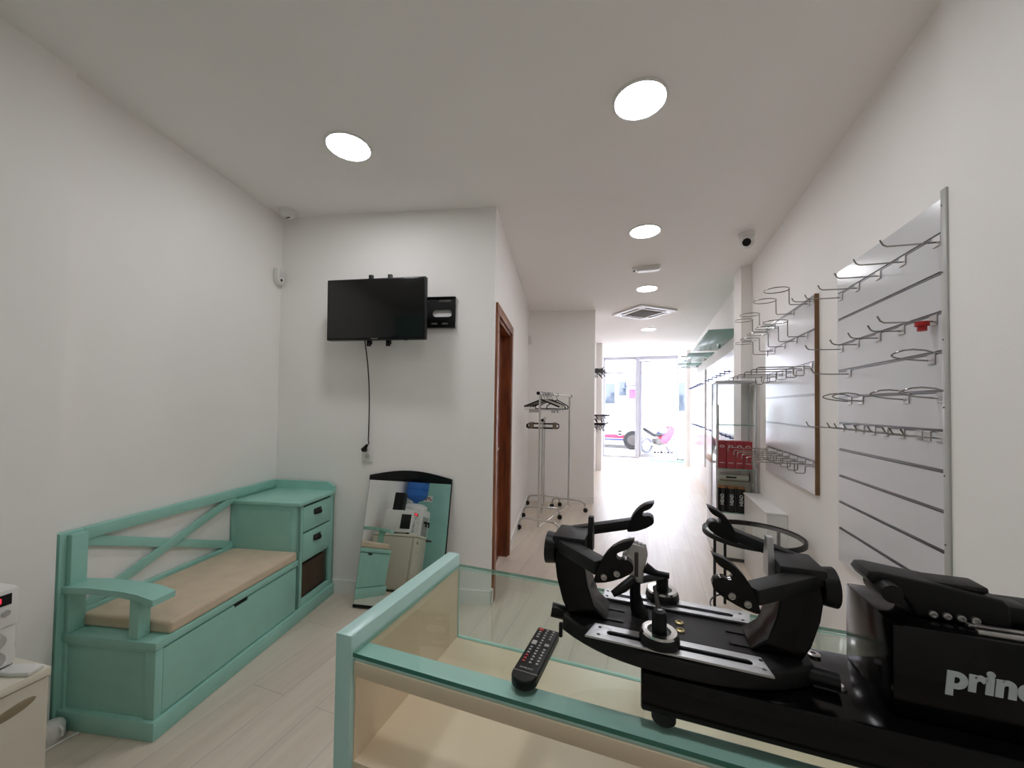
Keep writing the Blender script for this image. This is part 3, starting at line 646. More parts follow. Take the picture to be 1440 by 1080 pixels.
for x0, x1, z0, z1 in ((-0.415, -0.385, 1.05, 1.09), (-0.375, -0.35, 1.065, 1.093), (-0.345, -0.325, 1.045, 1.07)): T.part('red_mark', bx(x0, x1, 0.1626, 0.163, z0, z1), RED, sn)
# jug and cable on the floor behind the bench end
T = Thing('plastic_jug', 'white plastic jug on the floor between the fridge and the bench', 'jug', ml(-1.905, 1.25), TH); T.o.scale = (0.62, 0.62, 0.62)
T.part('body', lathe([(0.0, 0.0), (0.05, 0.0), (0.055, 0.01), (0.055, 0.085), (0.045, 0.105), (0.03, 0.115), (0, 0.115)], (0, 0, 0), 'Z', 24), WPLAST)
T.part('handle', tube([(0.05, 0, 0.03), (0.075, 0, 0.04), (0.078, 0, 0.075), (0.045, 0, 0.1)], 0.007, 8), WPLAST)
single('floor_cable', tube([ml(-1.842, 1.289, 0.005), ml(-1.848, 1.272, 0.005), ml(-1.856, 1.25, 0.005), ml(-1.862, 1.22, 0.005), ml(-1.868, 1.18, 0.005), ml(-1.872, 1.13, 0.005), ml(-1.874, 1.07, 0.005), ml(-1.875, 1.0, 0.005)], 0.004, 8), WPLAST, 'thin white cable on the floor beside the bench end', 'cable')

# ------------------------------------------------------------------ glass display counter
GT = 0.87
CX0, CX1, CY0, CY1 = -0.482, 0.83, 0.540, 0.932
T = Thing('display_counter', 'pale teal shop counter with glass top and cream inside', 'counter', (0.17, 0.73, 0), 0, None, True)
T.part('side_panel', bx(CX0-0.034, CX0, CY0-0.004, CY1+0.006, 0.0, 0.896, 0.0015), TEALC)
T.part('inner_lining', bx(CX0, CX0+0.003, CY0+0.006, CY1-0.004, 0.02, 0.862), CREAM)
T.part('right_panel', bx(CX1, CX1+0.02, CY0, CY1, 0.0, 0.86), TEALC)
def pane(x0, x1, y0, y1, z0, z1, thin):
    bm = bx(x0, x1, y0, y1, z0, z1)
    for f in bm.faces:
        n = f.normal; big = {'X': abs(n.x), 'Y': abs(n.y), 'Z': abs(n.z)}[thin] > 0.5
        f.material_index = 0 if big else 1
    return bm
gt_ = pane(CX0+0.004, CX1, CY0-0.004, CY1, GT-0.007, GT, 'Z')
for f in gt_.faces:
    if abs(f.normal.z) < 0.5 and f.normal.y > -0.5: f.material_index = 2
T.part('glass_top', gt_, [GLASS, GGREEN, GEDGE2])
T.part('glass_back', pane(CX0+0.004, CX1, CY1-0.008, CY1-0.001, 0.68, GT-0.008, 'Y'), [GLASS, GEDGE2])
T.part('top_rail', bx(CX0+0.003, CX1, CY0+0.002, CY0+0.040, 0.853, 0.8625, 0.001), TEALC)
T.part('apron', bx(CX0+0.003, CX1, CY0, CY0+0.03, 0.827, 0.8525, 0.001), CREAM)
T.part('display_deck', bx(CX0+0.003, -0.005, CY0+0.004, CY1-0.009, 0.662, 0.68, 0.001), CREAM)
T.part('display_deck', bx(-0.005, CX1, CY0+0.03, CY1-0.009, 0.662, 0.68, 0.001), CREAM)
T.part('drawer_unit', bx(-0.003, CX1-0.002, CY0+0.006, CY0+0.028, 0.10, 0.80, 0.002), WALNUT, label='dark brown panel below the apron')
T.part('front_board', bx(CX0, CX1, CY1-0.006, CY1+0.006, 0.05, 0.679), TEALC)
T.part('lower_shelf', bx(CX0+0.003, CX1, CY0+0.04, CY1-0.009, 0.33, 0.348), CREAM)
T.part('base', bx(CX0+0.003, CX1, CY0+0.03, CY1-0.009, 0.0, 0.06), TEALC)

# remote control
T = Thing('remote_control', 'black television remote control lying on the glass counter top', 'remote control', (-0.176, 0.628, GT), math.radians(-3.0))
out = [(-0.0195, 0.072), (0.0195, 0.072), (0.0205, 0.066), (0.0205, -0.05)] + [(0.0205*math.cos(a), -0.055-0.019*math.sin(a)) for a in [PI*k/10 for k in range(11)]] + [(-0.0205, -0.05), (-0.0205, 0.066)]
bm = plate([out], 0.016, Matrix.Translation((0, 0, 0.008)), 0.003); T.part('body', bm, BLACK)
T.part('band', bx(-0.0203, 0.0203, -0.0535, -0.0525, 0.0155, 0.0164), STEEL)
bw = paint('pale key legend', (170, 168, 165), 0.5); br_ = paint('red key', (190, 50, 45), 0.5)
for r in range(13):
    for c in range(3):
        y = 0.064 - r*0.0078; x = (-0.0115, 0.0, 0.0115)[c]
        if r in (4, 5, 6) and c != 1: continue
        col = bw; sz = (0.0022, 0.0018)
        if r == 0 and c == 0: col = br_; sz = (0.004, 0.003)
        elif r >= 10 and c == 0: col = br_
        T.part('button', bx(x-sz[0], x+sz[0], y-sz[1], y+sz[1], 0.0155, 0.0172, 0.0004), col)
T.part('rocker', bx(-0.0155, -0.0065, 0.0165, 0.028, 0.0155, 0.0178, 0.001), bw, label='white rocker key')
T.part('rocker', bx(0.0075, 0.0155, 0.018, 0.0255, 0.0155, 0.0178, 0.001), bw, label='white rocker key')
T.part('logo', text_bm('SAMSUNG', 0.0048, 0.0003, Matrix.Translation((-0.0125, -0.0455, 0.0162)), 0.0), bw)

# ------------------------------------------------------------------ racket stringing machine
SX, SY = 0.037, 0.643
T = Thing('stringing_machine', 'black tabletop racket stringing machine standing on the glass counter', 'stringing machine', (0.3, 0.64, GT), 0, None, True)
ZB = 0.938
base = bx(-0.008, 0.83, 0.560, 0.712, 0.886, ZB, 0.004); T.part('base_beam', base, BLACKG)
for x in (0.022, 0.80):
    for y in (0.575, 0.70): T.part('rubber_foot', lathe([(0.013, GT), (0.016, GT+0.003), (0.016, 0.888)], (x, y, 0), 'Z', 22), RUBBER)
for x, y in ((0.232, 0.690), (0.236, 0.622)):
    b_ = T.part('bolt', lathe([(0.0085, ZB), (0.0085, ZB+0.0025), (0.0055, ZB+0.004), (0.003, ZB+0.0035), (0.0028, ZB+0.0012), (0, ZB+0.0012)], (x, y, 0), 'Z', 18), STEEL)
# tension block with the maker's name on the front
blk = T.part('tension_housing', bx(0.276, 0.83, 0.588, 0.705, ZB+0.0005, 1.046, 0.003), BLACKG)
T.part('logo', text_bm('prince', 0.036, 0.001, Matrix.Translation((0.3225, 0.5872, 0.987)) @ Matrix.Rotation(PI/2, 4, 'X'), 0.0016, 0.08, 1.02), paint('pale grey lettering', (196, 204, 206), 0.5), blk)
rl = B(); add_box(rl, 0.355, 0.83, 0.594, 0.601, 1.046, 1.052, 0.002); add_box(rl, 0.355, 0.83, 0.608, 0.615, 1.046, 1.052, 0.002)
T.part('slide_rail', rl, STEEL)
T.part('slide_cover', bx(0.42, 0.83, 0.62, 0.70, 1.046, 1.060, 0.003), BLACKM)
# tension head
th = plate([[(0.304, 1.052), (0.388, 1.050), (0.392, 1.056), (0.390, 1.080), (0.384, 1.086), (0.325, 1.095), (0.312, 1.096), (0.270, 1.101), (0.260, 1.100), (0.256, 1.093), (0.261, 1.085), (0.276, 1.080), (0.292, 1.074), (0.298, 1.065)]], 0.045, Matrix.Translation((0.008, 0.640, -0.005)) @ Matrix.Rotation(PI/2, 4, 'X'), 0.004)
hd = T.part('tension_head', th, BLACK)
T.part('lever_knob', lathe([(0.0, -0.012), (0.011, -0.010), (0.0125, 0.0), (0.0125, 0.03), (0.0, 0.034)], (0.283, 0.612, 1.076), 'Y', 20), BLACK, hd)
T.part('head_cap', bx(0.328, 0.384, 0.624, 0.656, 1.083, 1.091, 0.003), BLACKM, hd)
T.part('head_block', bx(0.396, 0.424, 0.624, 0.656, 1.047, 1.073, 0.005), BLACK, hd)
for k in range(4): T.part('screw', lathe([(0.0, -0.0015), (0.002, -0.0015), (0.0026, -0.003), (0.0042, -0.0025), (0.0045, 0.0)], (0.328+k*0.0128, 0.6175, 1.0535), 'Y', 14), STEEL, hd)
T.part('head_neck', bx(0.31, 0.38, 0.624, 0.656, 1.044, 1.056, 0.003), BLACKM, hd)
# turntable: boat shaped tray
ZT = 0.968
o_ = []
xa, xb = -0.128, 0.208
N_ = 18
def halfw(t):  # t in -1..1 along the tray
    return 0.030 + 0.052*(max(0.0, 1-abs(t)**2.6))
tray = [(SX + 0.5*(xb-xa)*t + (xa+xb)/2 - SX, SY - halfw(t)) for t in [-1+2*k/N_ for k in range(N_+1)]] + [((xa+xb)/2 + 0.5*(xb-xa)*t, SY + halfw(t)) for t in [1-2*k/N_ for k in range(N_+1)]]
tr = plate([tray], 0.026, Matrix.Translation((0, 0, ZT-0.016)), 0.005)
tt = T.part('turntable', tr, BLACKM)
T.part('turntable_hub', cyl((SX, SY, ZB-0.001), (SX, SY, ZT-0.026), 0.045, 32), BLACK)
def obround(w, h): return rrect(w, h, h/2-0.0002, 8)
for s in (-1, 1):
    yc = SY + s*0.060
    pl_ = [[(SX-0.118, -s*0.017), (SX-0.112, s*0.016), (SX+0.112, s*0.016), (SX+0.118, -s*0.017)] if s > 0 else [(SX-0.112, -0.016), (SX+0.112, -0.016), (SX+0.106, 0.019), (SX-0.106, 0.019)]]
    if s < 0: pl_ = [[(SX-0.122, -0.020), (SX+0.112, -0.022), (SX+0.106, 0.015), (SX-0.112, 0.017)]]
    else: pl_ = [[(SX-0.110, 0.018), (SX+0.120, 0.018), (SX+0.112, -0.018), (SX-0.110, -0.018)]]
    holes = [[(SX + p[0], p[1]-0.002) for p in obround(0.185, 0.011)]]
    for x in (-0.104, 0.104):
        for y in (-0.011, 0.008): holes.append(circ(0.0026, 10, SX+x, y))
    T.part('guide_plate', plate(pl_ + holes, 0.003, Matrix.Translation((0, yc, ZT+0.0005)), 0.0004), ALU, tt)
    T.part('guide_slot', bx(SX-0.094, SX+0.094, yc-0.008, yc+0.004, ZT-0.0045, ZT-0.0022), BLACK, tt)
for y in (0.655, 0.633): T.part('turntable_bolt', lathe([(0.0062, ZT-0.003), (0.0062, ZT-0.001), (0.003, ZT), (0.0028, ZT-0.002), (0, ZT-0.002)], (0.047, y, 0), 'Z', 16), paint('brass bolt', (190, 176, 130), 0.35, 0.8), tt)
T.part('lock_knob', merge(cyl((-0.150, 0.628, 0.962), (-0.122, 0.632, 0.958), 0.011, 18), bx(-0.132, -0.126, 0.600, 0.606, 0.935, 0.958, 0.002)), BLACK, tt)
T.part('lock_knob', cyl((0.200, 0.615, 0.952), (0.232, 0.610, 0.952), 0.011, 18), BLACK, tt)
# the two mounting towers
CLAW = [(125, 150), (95, 142), (60, 130), (30, 114), (-10, 84), (-45, 46), (-75, 0), (-97, -48), (-114, -95), (-126, -140), (-120, -154), (-105, -157), (-50, -145), (-10, -130), (50, -102), (100, -68), (119, -45), (122, -22), (112, 2), (88, 18), (58, 20), (38, 12), (22, 16), (14, 30), (18, 48), (36, 62), (60, 72), (86, 88), (108, 112)]
def claw(cx, cz, flip, s=1.0):
    """crescent shaped hook plate in the xz plane, its slot opening towards +flip"""
    return [(cx + flip*u*0.00022*s, cz + v*0.00022*s) for u, v in CLAW]
def tower(sg, xo):
    """sg=-1 left tower, +1 right tower; xo = outer face x at the top"""
    X = lambda d: xo - sg*d            # d measured inward from the outer face
    pr = [(X(0.010), 1.070), (X(0.055), 1.072), (X(0.055), 1.045), (X(0.060), 1.015), (X(0.070), 0.985), (X(0.090), 0.968), (X(0.030), 0.966), (X(0.020), 0.985), (X(0.010), 1.020), (X(0.006), 1.050)]
    tw_ = T.part('mount_tower', plate([pr], 0.060, Matrix.Translation((0, SY+0.004, 0)) @ Matrix.Rotation(PI/2, 4, 'X'), 0.003), BLACKG)
    cap = B(); add_box(cap, min(X(0.002), X(0.056)), max(X(0.002), X(0.056)), SY-0.026, SY+0.040, 1.066, 1.088, 0.003)
    T.part('tower_cap', cap, BLACKM, tw_)
    T.part('end_knob', cyl((X(-0.010), SY-0.008, 1.062), (X(0.006), SY-0.008, 1.062), 0.026, 26, 0.024), BLACK, tw_)
    st = plate([[(-0.006, 0.0), (0.006, 0.0), (0.012, 0.03), (0.012, 0.056), (-0.012, 0.056), (-0.012, 0.03)][::-1]], 0.008)
    st.transform(basis((0, 1, 0), (0, 0, -1), (-1, 0, 0), (X(0.060), SY+0.010, 1.116)))
    T.part('centre_stop', st, ALU if sg > 0 else BLACKM, tw_, smooth=40)
    fx, fy, fz = (-0.045, 0.566, 1.083) if sg < 0 else (0.106, 0.566, 1.078)
    p0 = Vector((X(0.020), SY-0.018, 1.072)); p1 = Vector((fx + sg*0.018, fy+0.002, fz-0.014))
    def bar(p0, p1, w, h):
        d = (p1-p0); L = d.length; d.normalize(); side = Vector((0, 0, 1)).cross(d).normalized(); up = d.cross(side)
        return xf(bx(0, L, -w/2, w/2, -h/2, h/2, 0.002), basis(d, side, up, p0))
    T.part('front_arm', bar(p0, p1, 0.026, 0.020), BLACKM, tw_)
    cl = T.part('front_claw', plate([claw(fx, fz, -sg, 1.0 if sg > 0 else 1.0)], 0.014, Matrix.Translation((0, fy, 0)) @ Matrix.Rotation(PI/2, 4, 'X'), 0.0008), BLACKG, tw_)
    for k in (0, 1):
        bxp = fx - sg*(0.0044 - 0.0176*k); bzp = fz - 0.0165 - 0.0073*k
        T.part('claw_bolt', lathe([(0.0, -0.001), (0.002, -0.001), (0.0025, -0.0025), (0.0042, -0.0025), (0.0046, 0.0)], (bxp, fy-0.0072, bzp), 'Y', 14), STEEL, cl)
    bxx, by, bz = (-0.012, 0.722, 1.108) if sg < 0 else (0.116, 0.722, 1.110)
    q0 = Vector((X(0.015), SY+0.030, 1.078)); q1 = Vector((bxx + sg*0.010, by, bz-0.014))
    T.part('rear_arm', bar(q0, q1, 0.016, 0.017), BLACKM, tw_)
    T.part('rear_claw', plate([claw(bxx, bz, -sg, 0.82)], 0.026, Matrix.Translation((0, by, 0)) @ Matrix.Rotation(PI/2, 4, 'X'), 0.001), BLACK, tw_)
    ft_ = B()
    for y in (-0.016, 0.016): add_box(ft_, min(X(0.088), X(0.115)), max(X(0.088), X(0.115)), SY+y-0.003, SY+y+0.003, ZT-0.0025, ZT-0.0015)
    T.part('tray_slot', ft_, BLACK, tt)
tower(-1, -0.150); tower(1, 0.226)
# string clamps
for (cx, cy, s) in ((0.016, SY-0.058, 1.0), (0.024, SY+0.075, 1.0)):
    cb = T.part('clamp_base', lathe([(0.026, ZT+0.002), (0.0275, ZT+0.006), (0.026, ZT+0.014), (0.024, ZT+0.016), (0, ZT+0.016)], (cx, cy, 0), 'Z', 32), BLACK)
    T.part('ring', lathe([(0.025, ZT+0.0155), (0.0235, ZT+0.0185), (0.016, ZT+0.0185), (0.015, ZT+0.016), (0.025, ZT+0.0155)], (cx, cy, 0), 'Z', 32), CHROME, cb)
    T.part('hub', lathe([(0.010, ZT+0.015), (0.010, ZT+0.042), (0.008, ZT+0.045), (0, ZT+0.046)], (cx, cy, 0), 'Z', 22), BLACK, cb)
    T.part('hub_screw', lathe([(0.0035, ZT+0.045), (0.0035, ZT+0.0475), (0, ZT+0.048)], (cx, cy, 0), 'Z', 14), STEEL, cb)
lv = T.part('clamp_lever', tube([(0.016, SY-0.058, ZT+0.040), (0.013, SY-0.050, ZT+0.055), (0.009, SY-0.040, ZT+0.070)], 0.003, 10, radii=[0.0045, 0.0032, 0.0024]), DGREY)
cm = T.part('clamp_column', tube([(-0.010, SY+0.016, ZT-0.004), (-0.016, SY+0.016, ZT+0.010), (-0.019, SY+0.016, ZT+0.03), (-0.019, SY+0.016, ZT+0.056)], 0.009, 14, radii=[0.014, 0.011, 0.0085, 0.0085]), BLACK)
T.part('clamp_arm', tube([(0.024, SY+0.075, ZT+0.040), (0.022, SY+0.062, ZT+0.046), (-0.016, SY+0.018, ZT+0.050)], 0.006, 10), BLACK, cm)
hdm = plate([[(-0.010, 0.0), (0.010, 0.0), (0.012, 0.02), (0.017, 0.045), (0.014, 0.058), (-0.012, 0.062), (-0.016, 0.045), (-0.022, 0.040), (-0.022, 0.034), (-0.012, 0.030)]], 0.018, Matrix.Translation((-0.017, SY+0.014, ZT+0.052)) @ Matrix.Rotation(PI/2, 4, 'X'), 0.0015)
ch = T.part('clamp_head', hdm, STEEL, cm)
for k in range(5):
    te = cyl((-0.027+k*0.0058, SY+0.010, ZT+0.109), (-0.028+k*0.0058, SY+0.008, ZT+0.121-k*0.0022), 0.0019, 8, 0.0012)
    add_cyl(te, (-0.027+k*0.0058, SY+0.017, ZT+0.109), (-0.028+k*0.0058, SY+0.018, ZT+0.119-k*0.0022), 0.0019, 8, 0.0012)
    T.part('clamp_tooth', te, STEEL, cm)
T.part('clamp_jaw', bx(-0.020, -0.014, SY+0.001, SY+0.006, ZT+0.062, ZT+0.100, 0.001), DGREY, cm)
T.part('clamp_handle', tube([(-0.004, SY+0.010, ZT+0.076), (0.010, SY+0.008, ZT+0.071), (0.016, SY+0.006, ZT+0.071), (0.032, SY+0.004, ZT+0.071)], 0.005, 12, radii=[0.009, 0.0055, 0.0045, 0.0045]), BLACK, cm)
T.part('clamp_handle', tube([(-0.022, SY+0.006, ZT+0.056), (-0.036, SY-0.006, ZT+0.046), (-0.052, SY-0.014, ZT+0.036)], 0.006, 12, radii=[0.007, 0.0075, 0.005]), BLACK, cm)

# ------------------------------------------------------------------ slat wall panels and their hooks
def slatwall(label, y0, y1, z0, z1, zs, edge_mat, trim):
    T = Thing('slat_panel', label, 'slat wall panel', (XR, (y0+y1)/2, z0), 0, None, True)
    fx = XR - 0.020
    lv = [z0] + sorted(zs) + [z1]
    body = bx(fx+0.006, XR-0.001, y0, y1, z0, z1)
    for a, b2 in zip(lv, lv[1:]):
        lo = a + (0.0055 if a != z0 else 0); hi = b2 - (0.0055 if b2 != z1 else 0)
        add_box(body, fx, fx+0.0065, y0, y1, lo, hi, 0.001, 1)
    T.part('board', body, SLAT)
    for z in zs:
        T.part('groove_insert', merge(bx(fx+0.0038, fx+0.0062, y0+0.001, y1-0.001, z-0.0053, z+0.0053), bx(fx-0.0008, fx+0.0036, y0+0.001, y1-0.001, z-0.0054, z-0.0042)), GROOVE)
    if edge_mat: T.part('edge_strip', bx(fx-0.0005, XR-0.0005, y0-0.007, y0, z0, z1), edge_mat, label='brown board edge')
    if trim:
        t_ = T.part('end_trim', bx(fx-0.0085, fx-0.0033, y0-0.031, y0-0.006, z0-0.01, z1+0.02, 0.0008), paint('pale grey end trim', (176, 176, 172), 0.4), label='slim pale grey end trim')
        for k in range(7): T.part('screw', cyl((fx-0.0095, y0-0.012, z1-0.03-k*0.21), (fx-0.008, y0-0.012, z1-0.03-k*0.21), 0.0028, 10), DGREY, t_)
    return T.o
Z1 = [1.865 - 0.1248*k for k in range(10)]
slatwall('white slat wall panel nearest the camera, with aluminium edge trim', 1.564, 2.272, 0.585, 1.975, Z1, None, True)
Z2 = [1.936, 1.752, 1.570, 1.388, 1.206, 1.018]
slatwall('white slat wall panel with a brown edge beyond the nearest panel', 2.545, 3.48, 0.835, 1.950, Z2, EDGE, False)
FX = XR - 0.020
def bracket(w=0.036):
    bm = bx(-0.004, -0.0008, -w/2, w/2, -0.036, -0.004, 0.001, 1)
    return add_box(bm, -0.0025, 0.003, -w/2, w/2, -0.0045, -0.0025)
def mk_hook(kind):
    T = Thing({'peg': 'peg_hook', 'short': 'peg_hook', 'loop': 'loop_hook', 'ring': 'ball_ring_holder', 'long': 'display_hook'}[kind], kind, 'hook', (0, 0, -5))
    T.part('bracket', bracket(), STEEL)
    zz = -0.022
    if kind in ('peg', 'short'):
        L = 0.145 if kind == 'peg' else 0.10
        bm = tube([(-0.003, 0, zz), (-L*0.5, 0, zz+0.001), (-L+0.018, 0, zz+0.003), (-L+0.008, 0, zz+0.009), (-L, 0, zz+0.026)], 0.0027, 8)
    elif kind == 'loop':
        bm = B(); pts = [(-0.003, 0.012, zz), (-0.05, 0.016, zz+0.005), (-0.075, 0.018, zz+0.010)]
        for k in range(9):
            a = PI/2 + PI*k/8; pts.append((-0.082 + 0.020*math.cos(a), -0.002 + 0.020*math.sin(a), zz+0.012 + 0.020*(k/8)))
        pts += [(-0.06, -0.024, zz+0.034), (-0.03, -0.026, zz+0.030), (-0.012, -0.028, zz+0.022)]
        add_tube(bm, pts, 0.0027, 8)
    elif kind == 'ring':
        bm = tube([(-0.003, 0, zz), (-0.088, 0, zz+0.002), (-0.094, 0, zz+0.008), (-0.095, 0, zz+0.092)], 0.0028, 8)
        add_tube(bm, [(-0.158 + 0.063*math.cos(a), 0.063*math.sin(a), zz+0.094) for a in [2*PI*k/28 for k in range(28)]], 0.0028, 8, closed=True)
    else:
        bm = tube([(-0.003, 0, zz), (-0.258, 0, zz), (-0.268, 0, zz-0.006), (-0.268, 0, zz-0.034)], 0.0034, 8)
        add_tube(bm, [(-0.004, 0.0, zz-0.008), (-0.03, 0, zz-0.010), (-0.034, 0, zz-0.016), (-0.034, 0, zz-0.044), (-0.041, 0, zz-0.051), (-0.078, 0, zz-0.051), (-0.085, 0, zz-0.044), (-0.085, 0, zz-0.002)], 0.0030, 8)
    T.part('rod' if kind != 'ring' else 'ring', bm, WIRE)
    return T.o
protos = {k: mk_hook(k) for k in ('peg', 'short', 'loop', 'ring', 'long')}
used = set()
def place(kind, y, z, label, group, x=FX):
    r = protos[kind]
    if kind not in used:
        used.add(kind); r.location = (x, y, z); r['label'] = label; r['group'] = group; return r
    return dup(r, (x, y, z), 0, label, group)
near = 'on the nearest slat panel'
G1, G2 = 'hooks on the nearest slat panel', 'hooks on the brown edged slat panel'
for i, y in enumerate((1.587, 1.760, 1.915, 2.079, 2.233)):
    place('peg', y, Z1[0], f'{ORD[i]} chrome peg hook from the right, top row of nearest slat panel', G1)
for i, y in enumerate((1.606, 1.769, 1.918, 2.082, 2.229)):
    h_ = place('peg' if i in (0, 4) else 'short', y, Z1[2], f'{ORD[i]} chrome peg hook from the right, row with the red cap', G1)
    if i == 0: capped = h_
place('loop', 1.617, Z1[3], 'single chrome loop hook below the red cap on nearest slat panel', G1)
place('peg', 2.155, Z1[3], 'double bracket peg hook at far end of the row below the red cap', G1)
for i, y in enumerate((1.575, 1.749, 2.053, 2.151)):
    place('loop', y, Z1[4], f'{ORD[i]} chrome loop hook from the right, row of loops on nearest slat panel', G1)
for i, y in enumerate((1.580, 1.640, 1.68, 1.775, 1.875, 1.960, 2.045, 2.115, 2.220)):
    place('peg' if i == 8 else 'short', y, Z1[5], f'{ORD[i]} hook from the right in the crowded lowest row, nearest slat panel', G1)
capb = lathe([(0.0, 0.0), (0.012, 0.0), (0.012, 0.014), (0.018, 0.016), (0.018, 0.03), (0.0, 0.032)], (-0.03, 0, -0.052), 'Z', 20)
o = link_mesh('red_cap', capb, REDPLAST, capped); o['label'] = 'small red plastic cap'
for i, y in enumerate((2.625, 2.869, 3.257, 3.455)):
    place('ring', y, Z2[0], f'{ORD[i]} wire ring holder from the right, top row of brown edged panel', G2)
place('short', 2.565, Z2[0], 'lone peg hook at the near top corner of the brown edged panel', G2)
for i, y in enumerate((2.651, 2.82, 3.041, 3.258, 3.44)):
    place('ring', y, Z2[1], f'{ORD[i]} wire ring holder from the right, second row of brown edged panel', G2)
for i, y in enumerate((2.586, 2.713, 2.891, 3.097, 3.243, 3.406)):
    place('long', y, Z2[2], f'{ORD[i]} long display hook from the right, third row of brown edged panel', G2)
for i, y in enumerate((2.578, 2.692, 2.818, 2.959, 3.093, 3.216, 3.436)):
    place('long', y, Z2[5], f'{ORD[i]} long display hook from the right, bottom row of brown edged panel', G2)

# far slat panels with blue hooks beyond the column
for nm, y0, y1, lb in (('near', 4.40, 6.65, 'white slat panel with blue hooks just beyond the column'), ('far', 6.95, 9.25, 'far white slat panel with blue hooks next to the shop front')):
    Tp = Thing('slat_panel', lb, 'slat wall panel', (XR, (y0+y1)/2, 0.3), 0, None, True)
    bd = bx(FX, XR-0.001, y0, y1, 0.35, 1.95)
    Tp.part('board', bd, SLAT)
    for z in (0.62, 1.01, 1.4, 1.75): Tp.part('groove_insert', bx(FX-0.0012, FX+0.001, y0, y1, z-0.004, z+0.004), GROOVE)
def blue_hook():
    T = Thing('blue_hook', 'x', 'hook', (0, 0, -5), 0, 'blue hooks beyond the column')
    T.part('bracket', bracket(0.05), BLUEP)
    T.part('rod', tube([(-0.003, 0, -0.02), (-0.05, 0, -0.02), (-0.056, 0, -0.006)], 0.007, 8), BLUEP)
    return T.o
bh = blue_hook(); first = True
for rn, z, ys, where in (('upper', 1.75, (4.9, 5.2, 5.5, 5.8, 6.15, 6.5), 'near'), ('lower', 1.01, (4.6, 4.85, 5.1, 5.4, 5.7, 6.0, 6.35), 'near'), ('upper', 1.75, (7.2, 7.5, 7.8, 8.1, 8.4, 8.7, 9.0), 'far'), ('lower', 1.01, (7.0, 7.3, 7.6, 7.9, 8.2, 8.5), 'far')):
    for i, y in enumerate(ys):
        lb = f'{ORD[i]} blue hook from the near end, {rn} row of ' + ('slat panel beyond the column' if where == 'near' else 'farthest slat panel')
        if first: bh.location = (FX, y, z); bh['label'] = lb; first = False
        else: dup(bh, (FX, y, z), 0, lb)
place('peg', 4.42, 1.62, 'upper chrome peg hook on the slat panel edge beside the column', 'peg hooks beside the column')
place('peg', 4.42, 1.36, 'lower chrome peg hook on the slat panel edge beside the column', 'peg hooks beside the column')
# glass wall shelves
def shelf(label, x0, y0, y1, z):
    T = Thing('glass_shelf', label, 'shelf', (XR, (y0+y1)/2, z), 0, 'glass wall shelves', True)
    T.part('pane', bx(x0, XR-0.001, y0, y1, z, z+0.010, 0.001), SHELFGLASS)
    for y in (y0+0.25, y1-0.25): T.part('clip', bx(XR-0.03, XR-0.0005, y-0.02, y+0.02, z-0.012, z, 0.003), CHROME)
shelf('nearest sea green glass wall shelf high on the right wall', 0.575, 4.34, 5.85, 2.105)
shelf('farther sea green glass wall shelf high on the right wall', 0.545, 6.1, 7.2, 2.105)
shelf('small glass wall shelf beside the shop front frame', 0.50, 7.4, 8.3, 2.105)
# coat bracket by the shop front
single('corner_bracket', merge(tube([(0.878, 9.2, 2.45), (0.66, 9.2, 2.45)], 0.014, 8), tube([(0.86, 9.2, 2.45), (0.86, 9.2, 2.2)], 0.014, 8)), DGREY, 'small dark angled bracket high on the right wall by the shop front', 'bracket')

# ------------------------------------------------------------------ glass display cabinet with its goods
VX0, VX1, VY0, VY1 = 0.555, 0.862, 3.72, 3.985
T = Thing('display_cabinet', 'tall glass display cabinet with white base beside the slat panel', 'display cabinet', ((VX0+VX1)/2, (VY0+VY1)/2, 0), 0, None, True)
T.part('base_cabinet', bx(VX0, VX1, VY0, VY1, 0.03, 0.405, 0.004), WGLOSS)
T.part('plinth', bx(VX0+0.006, VX1-0.006, VY0+0.006, VY1, 0.0, 0.03), DGREY)
ps = B()
for x in (VX0+0.006, VX1-0.006):
    for y in (VY0+0.006, VY1-0.006): T.part('post', bx(x-0.006, x+0.006, y-0.006, y+0.006, 0.405, 1.53, 0.001), ALU)
T.part('top', bx(VX0-0.002, VX1+0.002, VY0-0.002, VY1, 1.53, 1.548, 0.002), ALU)
for z in (1.165, 0.785, 0.412): T.part('shelf', pane(VX0+0.012, VX1-0.012, VY0+0.008, VY1-0.008, z-0.006, z, 'Z'), [GLASS, GEDGE2])
T.part('side_pane', bx(VX0+0.004, VX0+0.008, VY0+0.012, VY1-0.012, 0.41, 1.53), SHOPGLASS)
T.part('door_pane', bx(VX0+0.012, VX1-0.012, VY0+0.002, VY0+0.006, 0.415, 1.528), SHOPGLASS)
rb0 = None
wh = paint('white print', (220, 214, 210), 0.5)
for i in range(4):
    x = VX0+0.02 + i*0.066; lbx = f'{ORD[i]} red box from the left in the glass cabinet'
    if rb0 is None:
        t_ = Thing('red_box', lbx, 'box', (x+0.031, VY0+0.09, 0.787), 0, 'red boxes in the glass cabinet'); rb0 = t_.o
        t_.part('carton', bx(-0.031, 0.031, -0.06, 0.06, 0.0, 0.235, 0.002), RED)
        t_.part('print', xf(plate([circ(0.018, 20), circ(0.012, 16), ], 0.001), Matrix.Translation((0, -0.0605, 0.19)) @ Matrix.Rotation(PI/2, 4, 'X') @ Matrix.Diagonal((1, 0.6, 1, 1))), wh)
        t_.part('print', bx(-0.02, 0.02, -0.0612, -0.0602, 0.045, 0.05), wh)
    else: dup(rb0, (x+0.031, VY0+0.09, 0.787), 0, lbx)
tb0 = None
